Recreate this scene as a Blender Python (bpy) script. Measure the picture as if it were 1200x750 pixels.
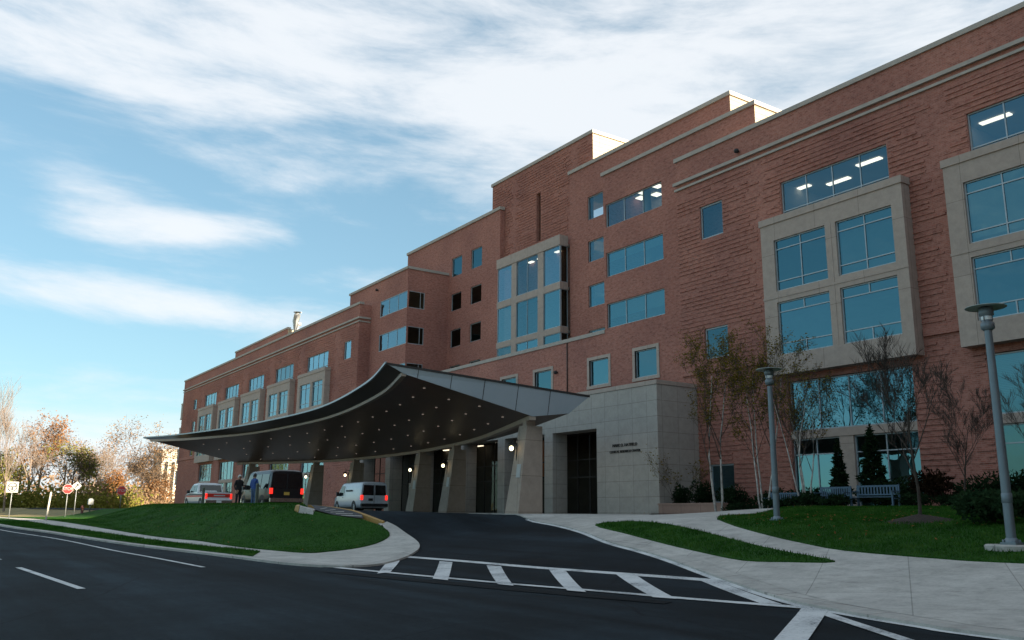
import bpy, bmesh, math, random
from mathutils import Vector, Matrix
for o in list(bpy.data.objects): bpy.data.objects.remove(o, do_unlink=True)
SC = bpy.context.scene
COL = SC.collection
R_ = math.radians
# ------------------------------------------------------------------ camera (eye level is z = 0, street is z = -1.6)
cam_d = bpy.data.cameras.new('camera'); cam = bpy.data.objects.new('camera', cam_d); COL.objects.link(cam)
cam_d.sensor_width = 36.0; cam_d.lens = 1020 / 1200 * 36; cam_d.clip_start = 0.1; cam_d.clip_end = 6000
rx = Vector((0.56285839, 0.82650942, 0.0085217)); ux = Vector((0.17335312, -0.1281227, 0.97649028)); fw = Vector((-0.80817024, 0.54814848, 0.21539292))
mw = Matrix.Identity(4)
for i in range(3): mw[i][0] = rx[i]; mw[i][1] = ux[i]; mw[i][2] = -fw[i]
cam.matrix_world = mw
SC.camera = cam
# ------------------------------------------------------------------ sun, sky
SUN_AZ, SUN_EL = R_(22), R_(17)          # azimuth measured from +X towards +Y
sd = Vector((math.cos(SUN_EL) * math.cos(SUN_AZ), math.cos(SUN_EL) * math.sin(SUN_AZ), math.sin(SUN_EL)))
sl = bpy.data.lights.new('sun', 'SUN'); sl.energy = 5.0; sl.angle = R_(0.5); sl.color = (1.0, 0.86, 0.66)
so = bpy.data.objects.new('sun', sl); COL.objects.link(so)
so.rotation_euler = (-sd).to_track_quat('-Z', 'Y').to_euler()
SC.view_settings.view_transform = 'Standard'; SC.view_settings.look = 'None'
SC.view_settings.exposure = 1.88; SC.view_settings.gamma = 1.0
try: SC.view_settings.use_curve_mapping = False
except Exception: pass
W = bpy.data.worlds.new("World"); SC.world = W; W.use_nodes = True
nt = W.node_tree; nt.nodes.clear()
def N(nt, t, **kw):
    n = nt.nodes.new(t)
    for k, v in kw.items():
        if k.startswith('i_'):
            key = k[2:]; key = int(key) if key.isdigit() else key.replace('_', ' ')
            n.inputs[key].default_value = v
        else: setattr(n, k, v)
    return n
L_ = lambda nt, a, b: nt.links.new(a, b)
def math_(nt, op, a, b=None, clamp=False):
    n = N(nt, 'ShaderNodeMath', operation=op); n.use_clamp = clamp
    for i, v in enumerate((a, b)):
        if v is None: continue
        if isinstance(v, (int, float)): n.inputs[i].default_value = v
        else: L_(nt, v, n.inputs[i])
    return n.outputs[0]
sky = N(nt, 'ShaderNodeTexSky', sky_type='NISHITA', sun_disc=False, sun_elevation=SUN_EL, sun_rotation=math.pi / 2 - SUN_AZ, altitude=50, air_density=1.0, dust_density=0.6, ozone_density=2.5)
tc = N(nt, 'ShaderNodeTexCoord')
sep = N(nt, 'ShaderNodeSeparateXYZ'); L_(nt, tc.outputs['Generated'], sep.inputs[0])
DEG = 180 / math.pi
az = math_(nt, 'SUBTRACT', 180.0, math_(nt, 'MULTIPLY', math_(nt, 'ARCTAN2', sep.outputs[1], math_(nt, 'MULTIPLY', sep.outputs[0], -1.0)), DEG)); el = math_(nt, 'MULTIPLY', math_(nt, 'ARCSINE', sep.outputs[2]), DEG)
cmb = N(nt, 'ShaderNodeCombineXYZ'); L_(nt, az, cmb.inputs[0]); L_(nt, math_(nt, 'ADD', el, math_(nt, 'MULTIPLY', az, -0.06)), cmb.inputs[1])
def sky_noise(sx, sy, detail, rough, dist, off=0.0):
    mp = N(nt, 'ShaderNodeMapping'); mp.inputs['Scale'].default_value = (sx, sy, 1); mp.inputs['Location'].default_value = (off, off * .7, 0); L_(nt, cmb.outputs[0], mp.inputs[0])
    n = N(nt, 'ShaderNodeTexNoise', i_Scale=1.0, i_Detail=float(detail), i_Roughness=rough, i_Distortion=dist); L_(nt, mp.outputs[0], n.inputs['Vector']); return n.outputs['Fac']
n1 = sky_noise(.06, .24, 12, .62, .22, 3.1); n2 = sky_noise(.03, .07, 3, .5, .2, 7.7)
def bank(a0, wa, e0, we, k, amp):
    """one long cloud bank of the sky, centred on a compass direction and an elevation"""
    da = math_(nt, 'SUBTRACT', az, a0); de = math_(nt, 'SUBTRACT', math_(nt, 'SUBTRACT', el, e0), math_(nt, 'MULTIPLY', da, k))
    q = math_(nt, 'ADD', math_(nt, 'POWER', math_(nt, 'ABSOLUTE', math_(nt, 'DIVIDE', da, wa)), 2.0), math_(nt, 'POWER', math_(nt, 'ABSOLUTE', math_(nt, 'DIVIDE', de, we)), 2.0))
    return math_(nt, 'MULTIPLY', math_(nt, 'EXPONENT', math_(nt, 'MULTIPLY', q, -1.0)), amp)
top = N(nt, 'ShaderNodeMapRange', interpolation_type='SMOOTHSTEP'); top.inputs['From Min'].default_value = 17.5; top.inputs['From Max'].default_value = 27.0; top.inputs['To Max'].default_value = 0.33
L_(nt, math_(nt, 'ADD', el, math_(nt, 'MULTIPLY', math_(nt, 'SUBTRACT', 165.0, az), 0.09)), top.inputs['Value'])
top2 = N(nt, 'ShaderNodeMapRange', interpolation_type='SMOOTHSTEP'); top2.inputs['From Min'].default_value = 40; top2.inputs['From Max'].default_value = 60; top2.inputs['To Min'].default_value = 1.0; top2.inputs['To Max'].default_value = 0.45; L_(nt, el, top2.inputs['Value'])
masks = math_(nt, 'MULTIPLY', top.outputs[0], top2.outputs[0])
for args in ((167, 8.0, 17.2, 1.5, -.07, .36), (173.0, 3.0, 18.6, 1.0, .1, .20), (168, 12, 12.2, 1.4, .05, .37), (157, 6, 14.6, 1.4, -.05, .20), (150, 10, 10.5, 2.0, 0, .12), (172, 14, 2.5, 3.2, 0, .50)):
    masks = math_(nt, 'ADD', masks, bank(*args))
den = math_(nt, 'ADD', math_(nt, 'ADD', math_(nt, 'MULTIPLY', n1, 1.1), math_(nt, 'MULTIPLY', n2, 0.30)), masks)
ramp = N(nt, 'ShaderNodeMapRange', interpolation_type='SMOOTHSTEP'); ramp.inputs['From Min'].default_value = 0.70; ramp.inputs['From Max'].default_value = 1.14
L_(nt, den, ramp.inputs['Value'])
cf = math_(nt, 'MULTIPLY', ramp.outputs[0], 0.86)
skyt = N(nt, 'ShaderNodeMix', data_type='RGBA', blend_type='MULTIPLY'); skyt.inputs[0].default_value = 1.0
gam = N(nt, 'ShaderNodeGamma'); gam.inputs[1].default_value = 0.60; L_(nt, sky.outputs[0], gam.inputs[0])
L_(nt, gam.outputs[0], skyt.inputs[6]); skyt.inputs[7].default_value = (.615, .79, .80, 1)
mixc = N(nt, 'ShaderNodeMix', data_type='RGBA'); L_(nt, cf, mixc.inputs[0]); L_(nt, skyt.outputs[2], mixc.inputs[6]); mixc.inputs[7].default_value = (2.42, 2.49, 2.58, 1)
bg = N(nt, 'ShaderNodeBackground'); bg.inputs[1].default_value = 0.11; L_(nt, mixc.outputs[2], bg.inputs[0])
wo = N(nt, 'ShaderNodeOutputWorld'); L_(nt, bg.outputs[0], wo.inputs[0])

# ------------------------------------------------------------------ materials
MATS = {}
def newmat(name):
    m = bpy.data.materials.new(name); m.use_nodes = True; t = m.node_tree; t.nodes.clear()
    out = N(t, 'ShaderNodeOutputMaterial'); MATS[name] = m
    return m, t, out
def ramp2(t, fac, stops):
    r = N(t, 'ShaderNodeValToRGB'); e = r.color_ramp.elements
    while len(e) < len(stops): e.new(0.5)
    for el, (p, c) in zip(e, stops): el.position = p; el.color = (*c, 1)
    L_(t, fac, r.inputs[0]); return r.outputs[0]
def bump(t, hgt, strength, dist):
    b = N(t, 'ShaderNodeBump'); b.inputs['Strength'].default_value = strength; b.inputs['Distance'].default_value = dist
    L_(t, hgt, b.inputs['Height']); return b.outputs[0]
def noisy(name, c0, c1, scale=3.0, rough=0.8, metal=0.0, bscale=None, bstr=0.3, bdist=0.02, detail=6, spec=0.5, big=None):
    """plain surface with two tones mixed by noise, optional fine bump"""
    m, t, out = newmat(name)
    co = N(t, 'ShaderNodeTexCoord'); nz = N(t, 'ShaderNodeTexNoise', i_Scale=scale, i_Detail=float(detail), i_Roughness=0.65); L_(t, co.outputs['Object'], nz.inputs['Vector'])
    col = ramp2(t, nz.outputs['Fac'], [(0.3, c0), (0.7, c1)])
    if big:
        nb = N(t, 'ShaderNodeTexNoise', i_Scale=big, i_Detail=3.0); L_(t, co.outputs['Object'], nb.inputs['Vector'])
        mx = N(t, 'ShaderNodeMix', data_type='RGBA', blend_type='MULTIPLY'); mx.inputs[0].default_value = 1
        L_(t, col, mx.inputs[6]); L_(t, ramp2(t, nb.outputs['Fac'], [(0.3, (.72, .72, .72)), (0.65, (1.1, 1.1, 1.1))]), mx.inputs[7]); col = mx.outputs[2]
    p = N(t, 'ShaderNodeBsdfPrincipled', i_Roughness=rough, i_Metallic=metal); L_(t, col, p.inputs['Base Color'])
    p.inputs['Specular IOR Level'].default_value = spec
    if bscale:
        n2 = N(t, 'ShaderNodeTexNoise', i_Scale=bscale, i_Detail=4.0); L_(t, co.outputs['Object'], n2.inputs['Vector'])
        L_(t, bump(t, n2.outputs['Fac'], bstr, bdist), p.inputs['Normal'])
    L_(t, p.outputs[0], out.inputs[0]); return m
def emis(name, col, s):
    m, t, out = newmat(name); e = N(t, 'ShaderNodeEmission'); e.inputs[0].default_value = (*col, 1); e.inputs[1].default_value = s
    L_(t, e.outputs[0], out.inputs[0]); return m
def brickmat(name, ca, cb, cc, mortar):
    m, t, out = newmat(name)
    co = N(t, 'ShaderNodeTexCoord'); s = N(t, 'ShaderNodeSeparateXYZ'); L_(t, co.outputs['Object'], s.inputs[0])
    u = math_(t, 'ADD', s.outputs[0], s.outputs[1]); c = N(t, 'ShaderNodeCombineXYZ'); L_(t, u, c.inputs[0]); L_(t, s.outputs[2], c.inputs[1])
    b = N(t, 'ShaderNodeTexBrick', i_Scale=1.0); b.inputs['Brick Width'].default_value = 0.30; b.inputs['Row Height'].default_value = 0.10; b.inputs['Mortar Size'].default_value = 0.010
    b.inputs['Bias'].default_value = -0.1; L_(t, c.outputs[0], b.inputs['Vector'])
    b.inputs['Color1'].default_value = (*ca, 1); b.inputs['Color2'].default_value = (*cb, 1); b.inputs['Mortar'].default_value = (*mortar, 1)
    mpn = N(t, 'ShaderNodeMapping'); mpn.inputs['Scale'].default_value = (2.2, 4.6, 1); L_(t, c.outputs[0], mpn.inputs[0])
    nz = N(t, 'ShaderNodeTexNoise', i_Scale=1.3, i_Detail=7.0, i_Roughness=0.72); L_(t, mpn.outputs[0], nz.inputs['Vector'])
    mx = N(t, 'ShaderNodeMix', data_type='RGBA'); L_(t, ramp2(t, nz.outputs['Fac'], [(0.40, (0, 0, 0)), (0.60, (1, 1, 1))]), mx.inputs[0])
    L_(t, b.outputs['Color'], mx.inputs[6]); mx.inputs[7].default_value = (*cc, 1)
    nb = N(t, 'ShaderNodeTexNoise', i_Scale=0.16, i_Detail=4.0); L_(t, c.outputs[0], nb.inputs['Vector'])
    m2 = N(t, 'ShaderNodeMix', data_type='RGBA', blend_type='MULTIPLY'); m2.inputs[0].default_value = 1; L_(t, mx.outputs[2], m2.inputs[6])
    L_(t, ramp2(t, nb.outputs['Fac'], [(0.3, (.80, .77, .80)), (0.7, (1.12, 1.1, 1.08))]), m2.inputs[7])
    p = N(t, 'ShaderNodeBsdfPrincipled', i_Roughness=0.92); p.inputs['Specular IOR Level'].default_value = 0.25; L_(t, m2.outputs[2], p.inputs['Base Color'])
    L_(t, bump(t, b.outputs['Fac'], -0.5, 0.012), p.inputs['Normal'])
    L_(t, p.outputs[0], out.inputs[0]); return m
def stonemat(name, c0, c1, bw, bh, joint=0.012, rough=0.75):
    m, t, out = newmat(name)
    co = N(t, 'ShaderNodeTexCoord'); s = N(t, 'ShaderNodeSeparateXYZ'); L_(t, co.outputs['Object'], s.inputs[0])
    u = math_(t, 'ADD', s.outputs[0], s.outputs[1]); c = N(t, 'ShaderNodeCombineXYZ'); L_(t, u, c.inputs[0]); L_(t, s.outputs[2], c.inputs[1])
    b = N(t, 'ShaderNodeTexBrick', i_Scale=1.0, offset=0.0); b.inputs['Brick Width'].default_value = bw; b.inputs['Row Height'].default_value = bh; b.inputs['Mortar Size'].default_value = joint
    L_(t, c.outputs[0], b.inputs['Vector']); b.inputs['Color1'].default_value = (*c0, 1); b.inputs['Color2'].default_value = (*c1, 1)
    b.inputs['Mortar'].default_value = (c0[0] * .45, c0[1] * .45, c0[2] * .45, 1)
    nz = N(t, 'ShaderNodeTexNoise', i_Scale=2.2, i_Detail=9.0, i_Roughness=0.75); L_(t, co.outputs['Object'], nz.inputs['Vector'])
    m2 = N(t, 'ShaderNodeMix', data_type='RGBA', blend_type='MULTIPLY'); m2.inputs[0].default_value = 1; L_(t, b.outputs['Color'], m2.inputs[6])
    L_(t, ramp2(t, nz.outputs['Fac'], [(0.3, (.84, .84, .84)), (0.7, (1.12, 1.12, 1.12))]), m2.inputs[7])
    p = N(t, 'ShaderNodeBsdfPrincipled', i_Roughness=rough); L_(t, m2.outputs[2], p.inputs['Base Color'])
    L_(t, bump(t, b.outputs['Fac'], -0.4, 0.015), p.inputs['Normal'])
    L_(t, p.outputs[0], out.inputs[0]); return m
def glassmat(name, refl, tint, fac, rough=0.012, wob=0.06):
    m, t, out = newmat(name)
    g = N(t, 'ShaderNodeBsdfGlossy', i_Roughness=rough); g.inputs['Color'].default_value = (*refl, 1)
    tr = N(t, 'ShaderNodeBsdfTransparent'); tr.inputs[0].default_value = (*tint, 1)
    co = N(t, 'ShaderNodeTexCoord'); nz = N(t, 'ShaderNodeTexNoise', i_Scale=0.55, i_Detail=2.0); L_(t, co.outputs['Object'], nz.inputs['Vector'])
    oi = N(t, 'ShaderNodeObjectInfo'); wn = N(t, 'ShaderNodeTexWhiteNoise', noise_dimensions='1D'); L_(t, oi.outputs['Random'], wn.inputs['W'])
    v0 = N(t, 'ShaderNodeVectorMath', operation='SUBTRACT'); L_(t, wn.outputs['Color'], v0.inputs[0]); v0.inputs[1].default_value = (.5, .5, .5)
    v1 = N(t, 'ShaderNodeVectorMath', operation='SCALE'); L_(t, v0.outputs[0], v1.inputs[0]); v1.inputs['Scale'].default_value = .035
    bn = N(t, 'ShaderNodeBump'); bn.inputs['Strength'].default_value = wob; bn.inputs['Distance'].default_value = .25; L_(t, nz.outputs['Fac'], bn.inputs['Height'])
    v2 = N(t, 'ShaderNodeVectorMath', operation='ADD'); L_(t, bn.outputs[0], v2.inputs[0]); L_(t, v1.outputs[0], v2.inputs[1]); v3 = N(t, 'ShaderNodeVectorMath', operation='NORMALIZE'); L_(t, v2.outputs[0], v3.inputs[0]); L_(t, v3.outputs[0], g.inputs['Normal'])
    lw = N(t, 'ShaderNodeLayerWeight', i_Blend=0.35)
    f = math_(t, 'ADD', math_(t, 'ADD', math_(t, 'MULTIPLY', lw.outputs['Fresnel'], 0.55), fac), math_(t, 'MULTIPLY', math_(t, 'SUBTRACT', oi.outputs['Random'], .5), .22), clamp=True)
    mx = N(t, 'ShaderNodeMixShader'); L_(t, f, mx.inputs[0]); L_(t, tr.outputs[0], mx.inputs[1]); L_(t, g.outputs[0], mx.inputs[2])
    L_(t, mx.outputs[0], out.inputs[0]); return m
def paint(name, col, rough=0.3, metal=0.0, coat=0.0):
    m, t, out = newmat(name)
    co = N(t, 'ShaderNodeTexCoord'); nz = N(t, 'ShaderNodeTexNoise', i_Scale=6.0, i_Detail=4.0); L_(t, co.outputs['Object'], nz.inputs['Vector'])
    c = ramp2(t, nz.outputs['Fac'], [(0.25, tuple(x * .86 for x in col)), (0.7, col)])
    p = N(t, 'ShaderNodeBsdfPrincipled', i_Roughness=rough, i_Metallic=metal); L_(t, c, p.inputs['Base Color']); p.inputs['Coat Weight'].default_value = coat
    L_(t, p.outputs[0], out.inputs[0]); return m

BRICK = brickmat('brick', (.375, .132, .096), (.20, .068, .051), (.435, .21, .165), (.36, .235, .19))
CREAM = stonemat('cream_coursed', (.42, .345, .24), (.38, .31, .215), 2.4, .45, .02)
STONE = stonemat('limestone_trim', (.44, .355, .30), (.41, .33, .28), 3.0, 4.0)
GRANITE = stonemat('granite_wall', (.43, .385, .34), (.39, .35, .31), 1.45, 1.05)
COLST = stonemat('column_stone', (.40, .32, .26), (.37, .30, .24), 2.4, 1.9)
PINK = stonemat('pink_stone', (.36, .225, .175), (.33, .20, .155), 1.6, 1.0)
COPING = noisy('coping_stone', (.36, .32, .28), (.46, .41, .36), 1.5, .8)
FRAME = noisy('aluminium_frame', (.34, .39, .42), (.42, .47, .50), 2, .45, .3)
DARKF = noisy('dark_bronze', (.02, .018, .016), (.035, .03, .028), 2, .5, .2)
GLASS = glassmat('tinted_glass', (.21, .45, .53), (.42, .62, .64), .34)
GLASSC = glassmat('clear_glass', (.46, .70, .80), (.5, .6, .6), .36)
GLASSI = glassmat('see_through_glass', (.27, .50, .60), (.60, .70, .75), .30)
GLASSE = glassmat('entrance_glass', (.3, .36, .36), (.72, .72, .68), .05)
GLASSD = glassmat('dark_glass', (.16, .20, .18), (.22, .26, .24), .22)
INTER = noisy('interior_plaster', (.42, .40, .36), (.50, .47, .42), .5, .9)
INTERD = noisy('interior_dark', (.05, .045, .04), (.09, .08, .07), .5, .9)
BLIND = noisy('window_blind', (.42, .46, .46), (.5, .53, .53), .6, .8)
WOOD = noisy('wood_panel', (.30, .09, .03), (.42, .15, .05), 1.2, .4)
LIGHTP = emis('ceiling_lamp', (1.0, .86, .66), .75)
WARMG = emis('lamp_globe', (1.0, .83, .50), 1.3)
DOWNL = emis('downlight_lens', (1.0, .86, .72), 0.04)
METALP = noisy('grey_metal_panel', (.31, .365, .40), (.36, .415, .45), .4, .42, .45)
SOFFIT = noisy('soffit_panel', (.085, .050, .037), (.115, .072, .054), .25, .40, .0, spec=.35)
FASCD = noisy('dark_fascia_metal', (.035, .03, .028), (.055, .047, .043), .3, .38, .3)
BEIGE = noisy('beige_trim', (.30, .235, .185), (.36, .28, .22), .8, .5)
def asphalt(name, c0, c1, ang):
    m, t, out = newmat(name); co = N(t, 'ShaderNodeTexCoord')
    nz = N(t, 'ShaderNodeTexNoise', i_Scale=11.0, i_Detail=8.0, i_Roughness=.75); L_(t, co.outputs['Object'], nz.inputs['Vector']); col = ramp2(t, nz.outputs['Fac'], [(.3, c0), (.7, c1)])
    def mul(col, fac, lo, hi, p0, p1):
        mx = N(t, 'ShaderNodeMix', data_type='RGBA', blend_type='MULTIPLY'); mx.inputs[0].default_value = 1; L_(t, col, mx.inputs[6]); L_(t, ramp2(t, fac, [(p0, (lo,) * 3), (p1, (hi,) * 3)]), mx.inputs[7]); return mx.outputs[2]
    mp = N(t, 'ShaderNodeMapping'); mp.inputs['Rotation'].default_value = (0, 0, ang); mp.inputs['Scale'].default_value = (.045, .85, 1); L_(t, co.outputs['Object'], mp.inputs[0])
    n2 = N(t, 'ShaderNodeTexNoise', i_Scale=1.0, i_Detail=5.0, i_Roughness=.6); L_(t, mp.outputs[0], n2.inputs['Vector']); col = mul(col, n2.outputs['Fac'], .60, 1.6, .36, .66)
    n3 = N(t, 'ShaderNodeTexNoise', i_Scale=.35, i_Detail=6.0, i_Roughness=.7); L_(t, co.outputs['Object'], n3.inputs['Vector']); col = mul(col, n3.outputs['Fac'], .62, 1.35, .34, .66)
    vo = N(t, 'ShaderNodeTexVoronoi', feature='DISTANCE_TO_EDGE', i_Scale=.19); wv = N(t, 'ShaderNodeMix', data_type='VECTOR'); wv.inputs[0].default_value = .12
    n4 = N(t, 'ShaderNodeTexNoise', i_Scale=1.6, i_Detail=5.0); L_(t, co.outputs['Object'], n4.inputs['Vector']); L_(t, co.outputs['Object'], wv.inputs[4]); L_(t, n4.outputs['Color'], wv.inputs[5]); L_(t, wv.outputs[1], vo.inputs['Vector']); col = mul(col, vo.outputs['Distance'], .35, 1.0, .0015, .0035)
    p = N(t, 'ShaderNodeBsdfPrincipled', i_Roughness=.9); p.inputs['Specular IOR Level'].default_value = .14; L_(t, col, p.inputs['Base Color'])
    n5 = N(t, 'ShaderNodeTexNoise', i_Scale=60.0, i_Detail=3.0); L_(t, co.outputs['Object'], n5.inputs['Vector']); L_(t, bump(t, n5.outputs['Fac'], .6, .014), p.inputs['Normal']); L_(t, p.outputs[0], out.inputs[0]); return m
ASPH = asphalt('asphalt', (.006, .0115, .0155), (.014, .0215, .027), R_(-4))
ASPH2 = asphalt('driveway_asphalt', (.006, .010, .0135), (.0125, .0185, .0235), R_(40))
PATCH = noisy('asphalt_stain', (.003, .0045, .006), (.008, .011, .0135), 3, .85, bscale=40, bstr=.4, spec=.12)
def concrete(name, c0, c1, sq, ang, joint):
    m, t, out = newmat(name); co = N(t, 'ShaderNodeTexCoord'); mp = N(t, 'ShaderNodeMapping'); mp.inputs['Rotation'].default_value = (0, 0, ang); L_(t, co.outputs['Object'], mp.inputs[0])
    b = N(t, 'ShaderNodeTexBrick', i_Scale=1.0, offset=0.0); b.inputs['Brick Width'].default_value = sq[0]; b.inputs['Row Height'].default_value = sq[1]; b.inputs['Mortar Size'].default_value = joint; L_(t, mp.outputs[0], b.inputs['Vector'])
    b.inputs['Color1'].default_value = (*c0, 1); b.inputs['Color2'].default_value = (*c1, 1); b.inputs['Mortar'].default_value = (c0[0] * .66, c0[1] * .66, c0[2] * .66, 1)
    col = b.outputs['Color']
    for sc, de, lo, hi, p0, p1 in ((14, 8, .86, 1.1, .3, .7), (.8, 7, .74, 1.12, .32, .66), (2.6, 6, .80, 1.06, .30, .5)):
        nz = N(t, 'ShaderNodeTexNoise', i_Scale=float(sc), i_Detail=float(de), i_Roughness=.72); L_(t, co.outputs['Object'], nz.inputs['Vector'])
        mx = N(t, 'ShaderNodeMix', data_type='RGBA', blend_type='MULTIPLY'); mx.inputs[0].default_value = 1; L_(t, col, mx.inputs[6]); L_(t, ramp2(t, nz.outputs['Fac'], [(p0, (lo,) * 3), (p1, (hi,) * 3)]), mx.inputs[7]); col = mx.outputs[2]
    p = N(t, 'ShaderNodeBsdfPrincipled', i_Roughness=.9); p.inputs['Specular IOR Level'].default_value = .25; L_(t, col, p.inputs['Base Color']); L_(t, bump(t, b.outputs['Fac'], -.5, .02), p.inputs['Normal']); L_(t, p.outputs[0], out.inputs[0]); return m
CONC = concrete('concrete', (.45, .43, .39), (.49, .47, .43), (1.8, 1.8), R_(-32), .011)
CONCE = concrete('kerb_concrete', (.41, .39, .355), (.47, .45, .41), (2.8, 2.8), R_(12), .022)
def wornpaint(name):
    m, t, out = newmat(name); co = N(t, 'ShaderNodeTexCoord')
    n1 = N(t, 'ShaderNodeTexNoise', i_Scale=16.0, i_Detail=9.0, i_Roughness=.78); L_(t, co.outputs['Object'], n1.inputs['Vector'])
    n2 = N(t, 'ShaderNodeTexNoise', i_Scale=1.1, i_Detail=5.0); L_(t, co.outputs['Object'], n2.inputs['Vector'])
    w = math_(t, 'ADD', math_(t, 'MULTIPLY', n1.outputs['Fac'], .6), math_(t, 'MULTIPLY', n2.outputs['Fac'], .4))
    c = ramp2(t, w, [(.38, (.05, .055, .06)), (.44, (.40, .41, .41)), (.52, (.60, .61, .60)), (.66, (.72, .72, .70))])
    p = N(t, 'ShaderNodeBsdfPrincipled', i_Roughness=.75); L_(t, c, p.inputs['Base Color']); L_(t, p.outputs[0], out.inputs[0]); return m
ROADW = wornpaint('road_paint')
YELL = noisy('yellow_kerb_paint', (.34, .19, .05), (.45, .27, .08), 4, .6)
GRASS = noisy('lawn_grass', (.014, .056, .008), (.046, .135, .022), 7.5, .95, bscale=26, bstr=1.0, bdist=.09, detail=8, big=.45, spec=.1)
DRYG = noisy('dry_field', (.16, .14, .05), (.30, .22, .09), .35, .95, bscale=2, bstr=.8, bdist=.2)
MULCH = noisy('bark_mulch', (.022, .015, .011), (.05, .034, .024), 7, .95, bscale=20, bstr=1, bdist=.06)
PAVER = noisy('dark_paver', (.035, .037, .042), (.06, .062, .066), 3, .8)
LAMPG = noisy('lamp_grey_metal', (.15, .19, .215), (.19, .235, .26), 3, .45, .4)
BENCHB = noisy('bench_blue_metal', (.055, .10, .15), (.08, .14, .20), 4, .5, .2)
BLACKP = paint('black_paint', (.008, .008, .010), .35, 0, .15)
WHITEP = paint('white_paint', (.62, .66, .70), .3, 0, .5)
WHITEP2 = paint('white_truck_paint', (.70, .71, .72), .3, 0, .5)
REDP = paint('red_stripe_paint', (.62, .035, .02), .4)
TYRE = noisy('tyre_rubber', (.012, .012, .012), (.022, .022, .022), 8, .85)
RIM = noisy('wheel_metal', (.25, .25, .26), (.42, .42, .43), 8, .35, .8)
CHROME = noisy('chrome', (.5, .5, .5), (.65, .65, .65), 4, .15, 1.0)
VGLASS = noisy('vehicle_glass', (.006, .008, .009), (.012, .015, .016), 2, .06, 0, spec=.7)
TAILL = emis('tail_lamp', (1.0, .03, .02), .45)
PLATEY = noisy('yellow_plate', (.62, .38, .06), (.75, .46, .09), 10, .5)
PLATEW = noisy('white_plate', (.65, .65, .62), (.75, .75, .72), 10, .5)
PLASTIC = noisy('black_plastic', (.015, .015, .016), (.028, .028, .03), 5, .6)
SIGNW = noisy('sign_white', (.40, .40, .38), (.48, .48, .46), 3, .5)
SIGNR = noisy('sign_red', (.52, .02, .02), (.62, .035, .03), 3, .5)
SIGNK = noisy('sign_black', (.015, .015, .015), (.025, .025, .025), 3, .5)
POSTG = noisy('post_green_metal', (.06, .075, .055), (.10, .115, .085), 3, .6, .2)
POSTS = noisy('galvanised_post', (.18, .19, .19), (.28, .29, .29), 5, .5, .5)
SKIN = noisy('skin', (.40, .22, .15), (.48, .27, .19), 6, .6)
BARKW = noisy('birch_bark', (.30, .27, .24), (.62, .58, .53), 5, .85, big=2.5)
BARKD = noisy('dark_bark', (.045, .034, .028), (.09, .07, .056), 6, .95)
BARKL = noisy('pale_bark', (.16, .12, .095), (.27, .21, .165), 3, .95)
def leafmat(name, c0, c1, c2, scale=.9):
    m, t, out = newmat(name)
    co = N(t, 'ShaderNodeTexCoord'); nz = N(t, 'ShaderNodeTexNoise', i_Scale=scale, i_Detail=5.0, i_Roughness=.7); L_(t, co.outputs['Object'], nz.inputs['Vector'])
    c = ramp2(t, nz.outputs['Fac'], [(.32, c0), (.5, c1), (.68, c2)])
    d = N(t, 'ShaderNodeBsdfDiffuse'); tr = N(t, 'ShaderNodeBsdfTranslucent'); L_(t, c, d.inputs[0]); L_(t, c, tr.inputs[0])
    mx = N(t, 'ShaderNodeMixShader', i_0=.3); L_(t, d.outputs[0], mx.inputs[1]); L_(t, tr.outputs[0], mx.inputs[2]); L_(t, mx.outputs[0], out.inputs[0]); return m
LEAF_B = leafmat('birch_leaves', (.07, .075, .012), (.17, .13, .02), (.24, .15, .025))
LEAF_G = leafmat('evergreen_leaves', (.008, .018, .009), (.016, .034, .015), (.034, .058, .024), 3)
LEAF_J = leafmat('juniper_leaves', (.014, .032, .016), (.026, .055, .024), (.045, .08, .032), 3)
LEAF_R = leafmat('russet_leaves', (.018, .012, .008), (.03, .018, .011), (.045, .025, .014), 3)
LEAF_O = leafmat('orange_leaves', (.17, .075, .025), (.27, .125, .045), (.34, .18, .075), .25)
LEAF_T = leafmat('tan_leaves', (.16, .095, .05), (.24, .155, .09), (.32, .225, .14), .25)
LEAF_Y = leafmat('olive_leaves', (.09, .10, .02), (.17, .17, .035), (.28, .22, .06), .25)

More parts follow.
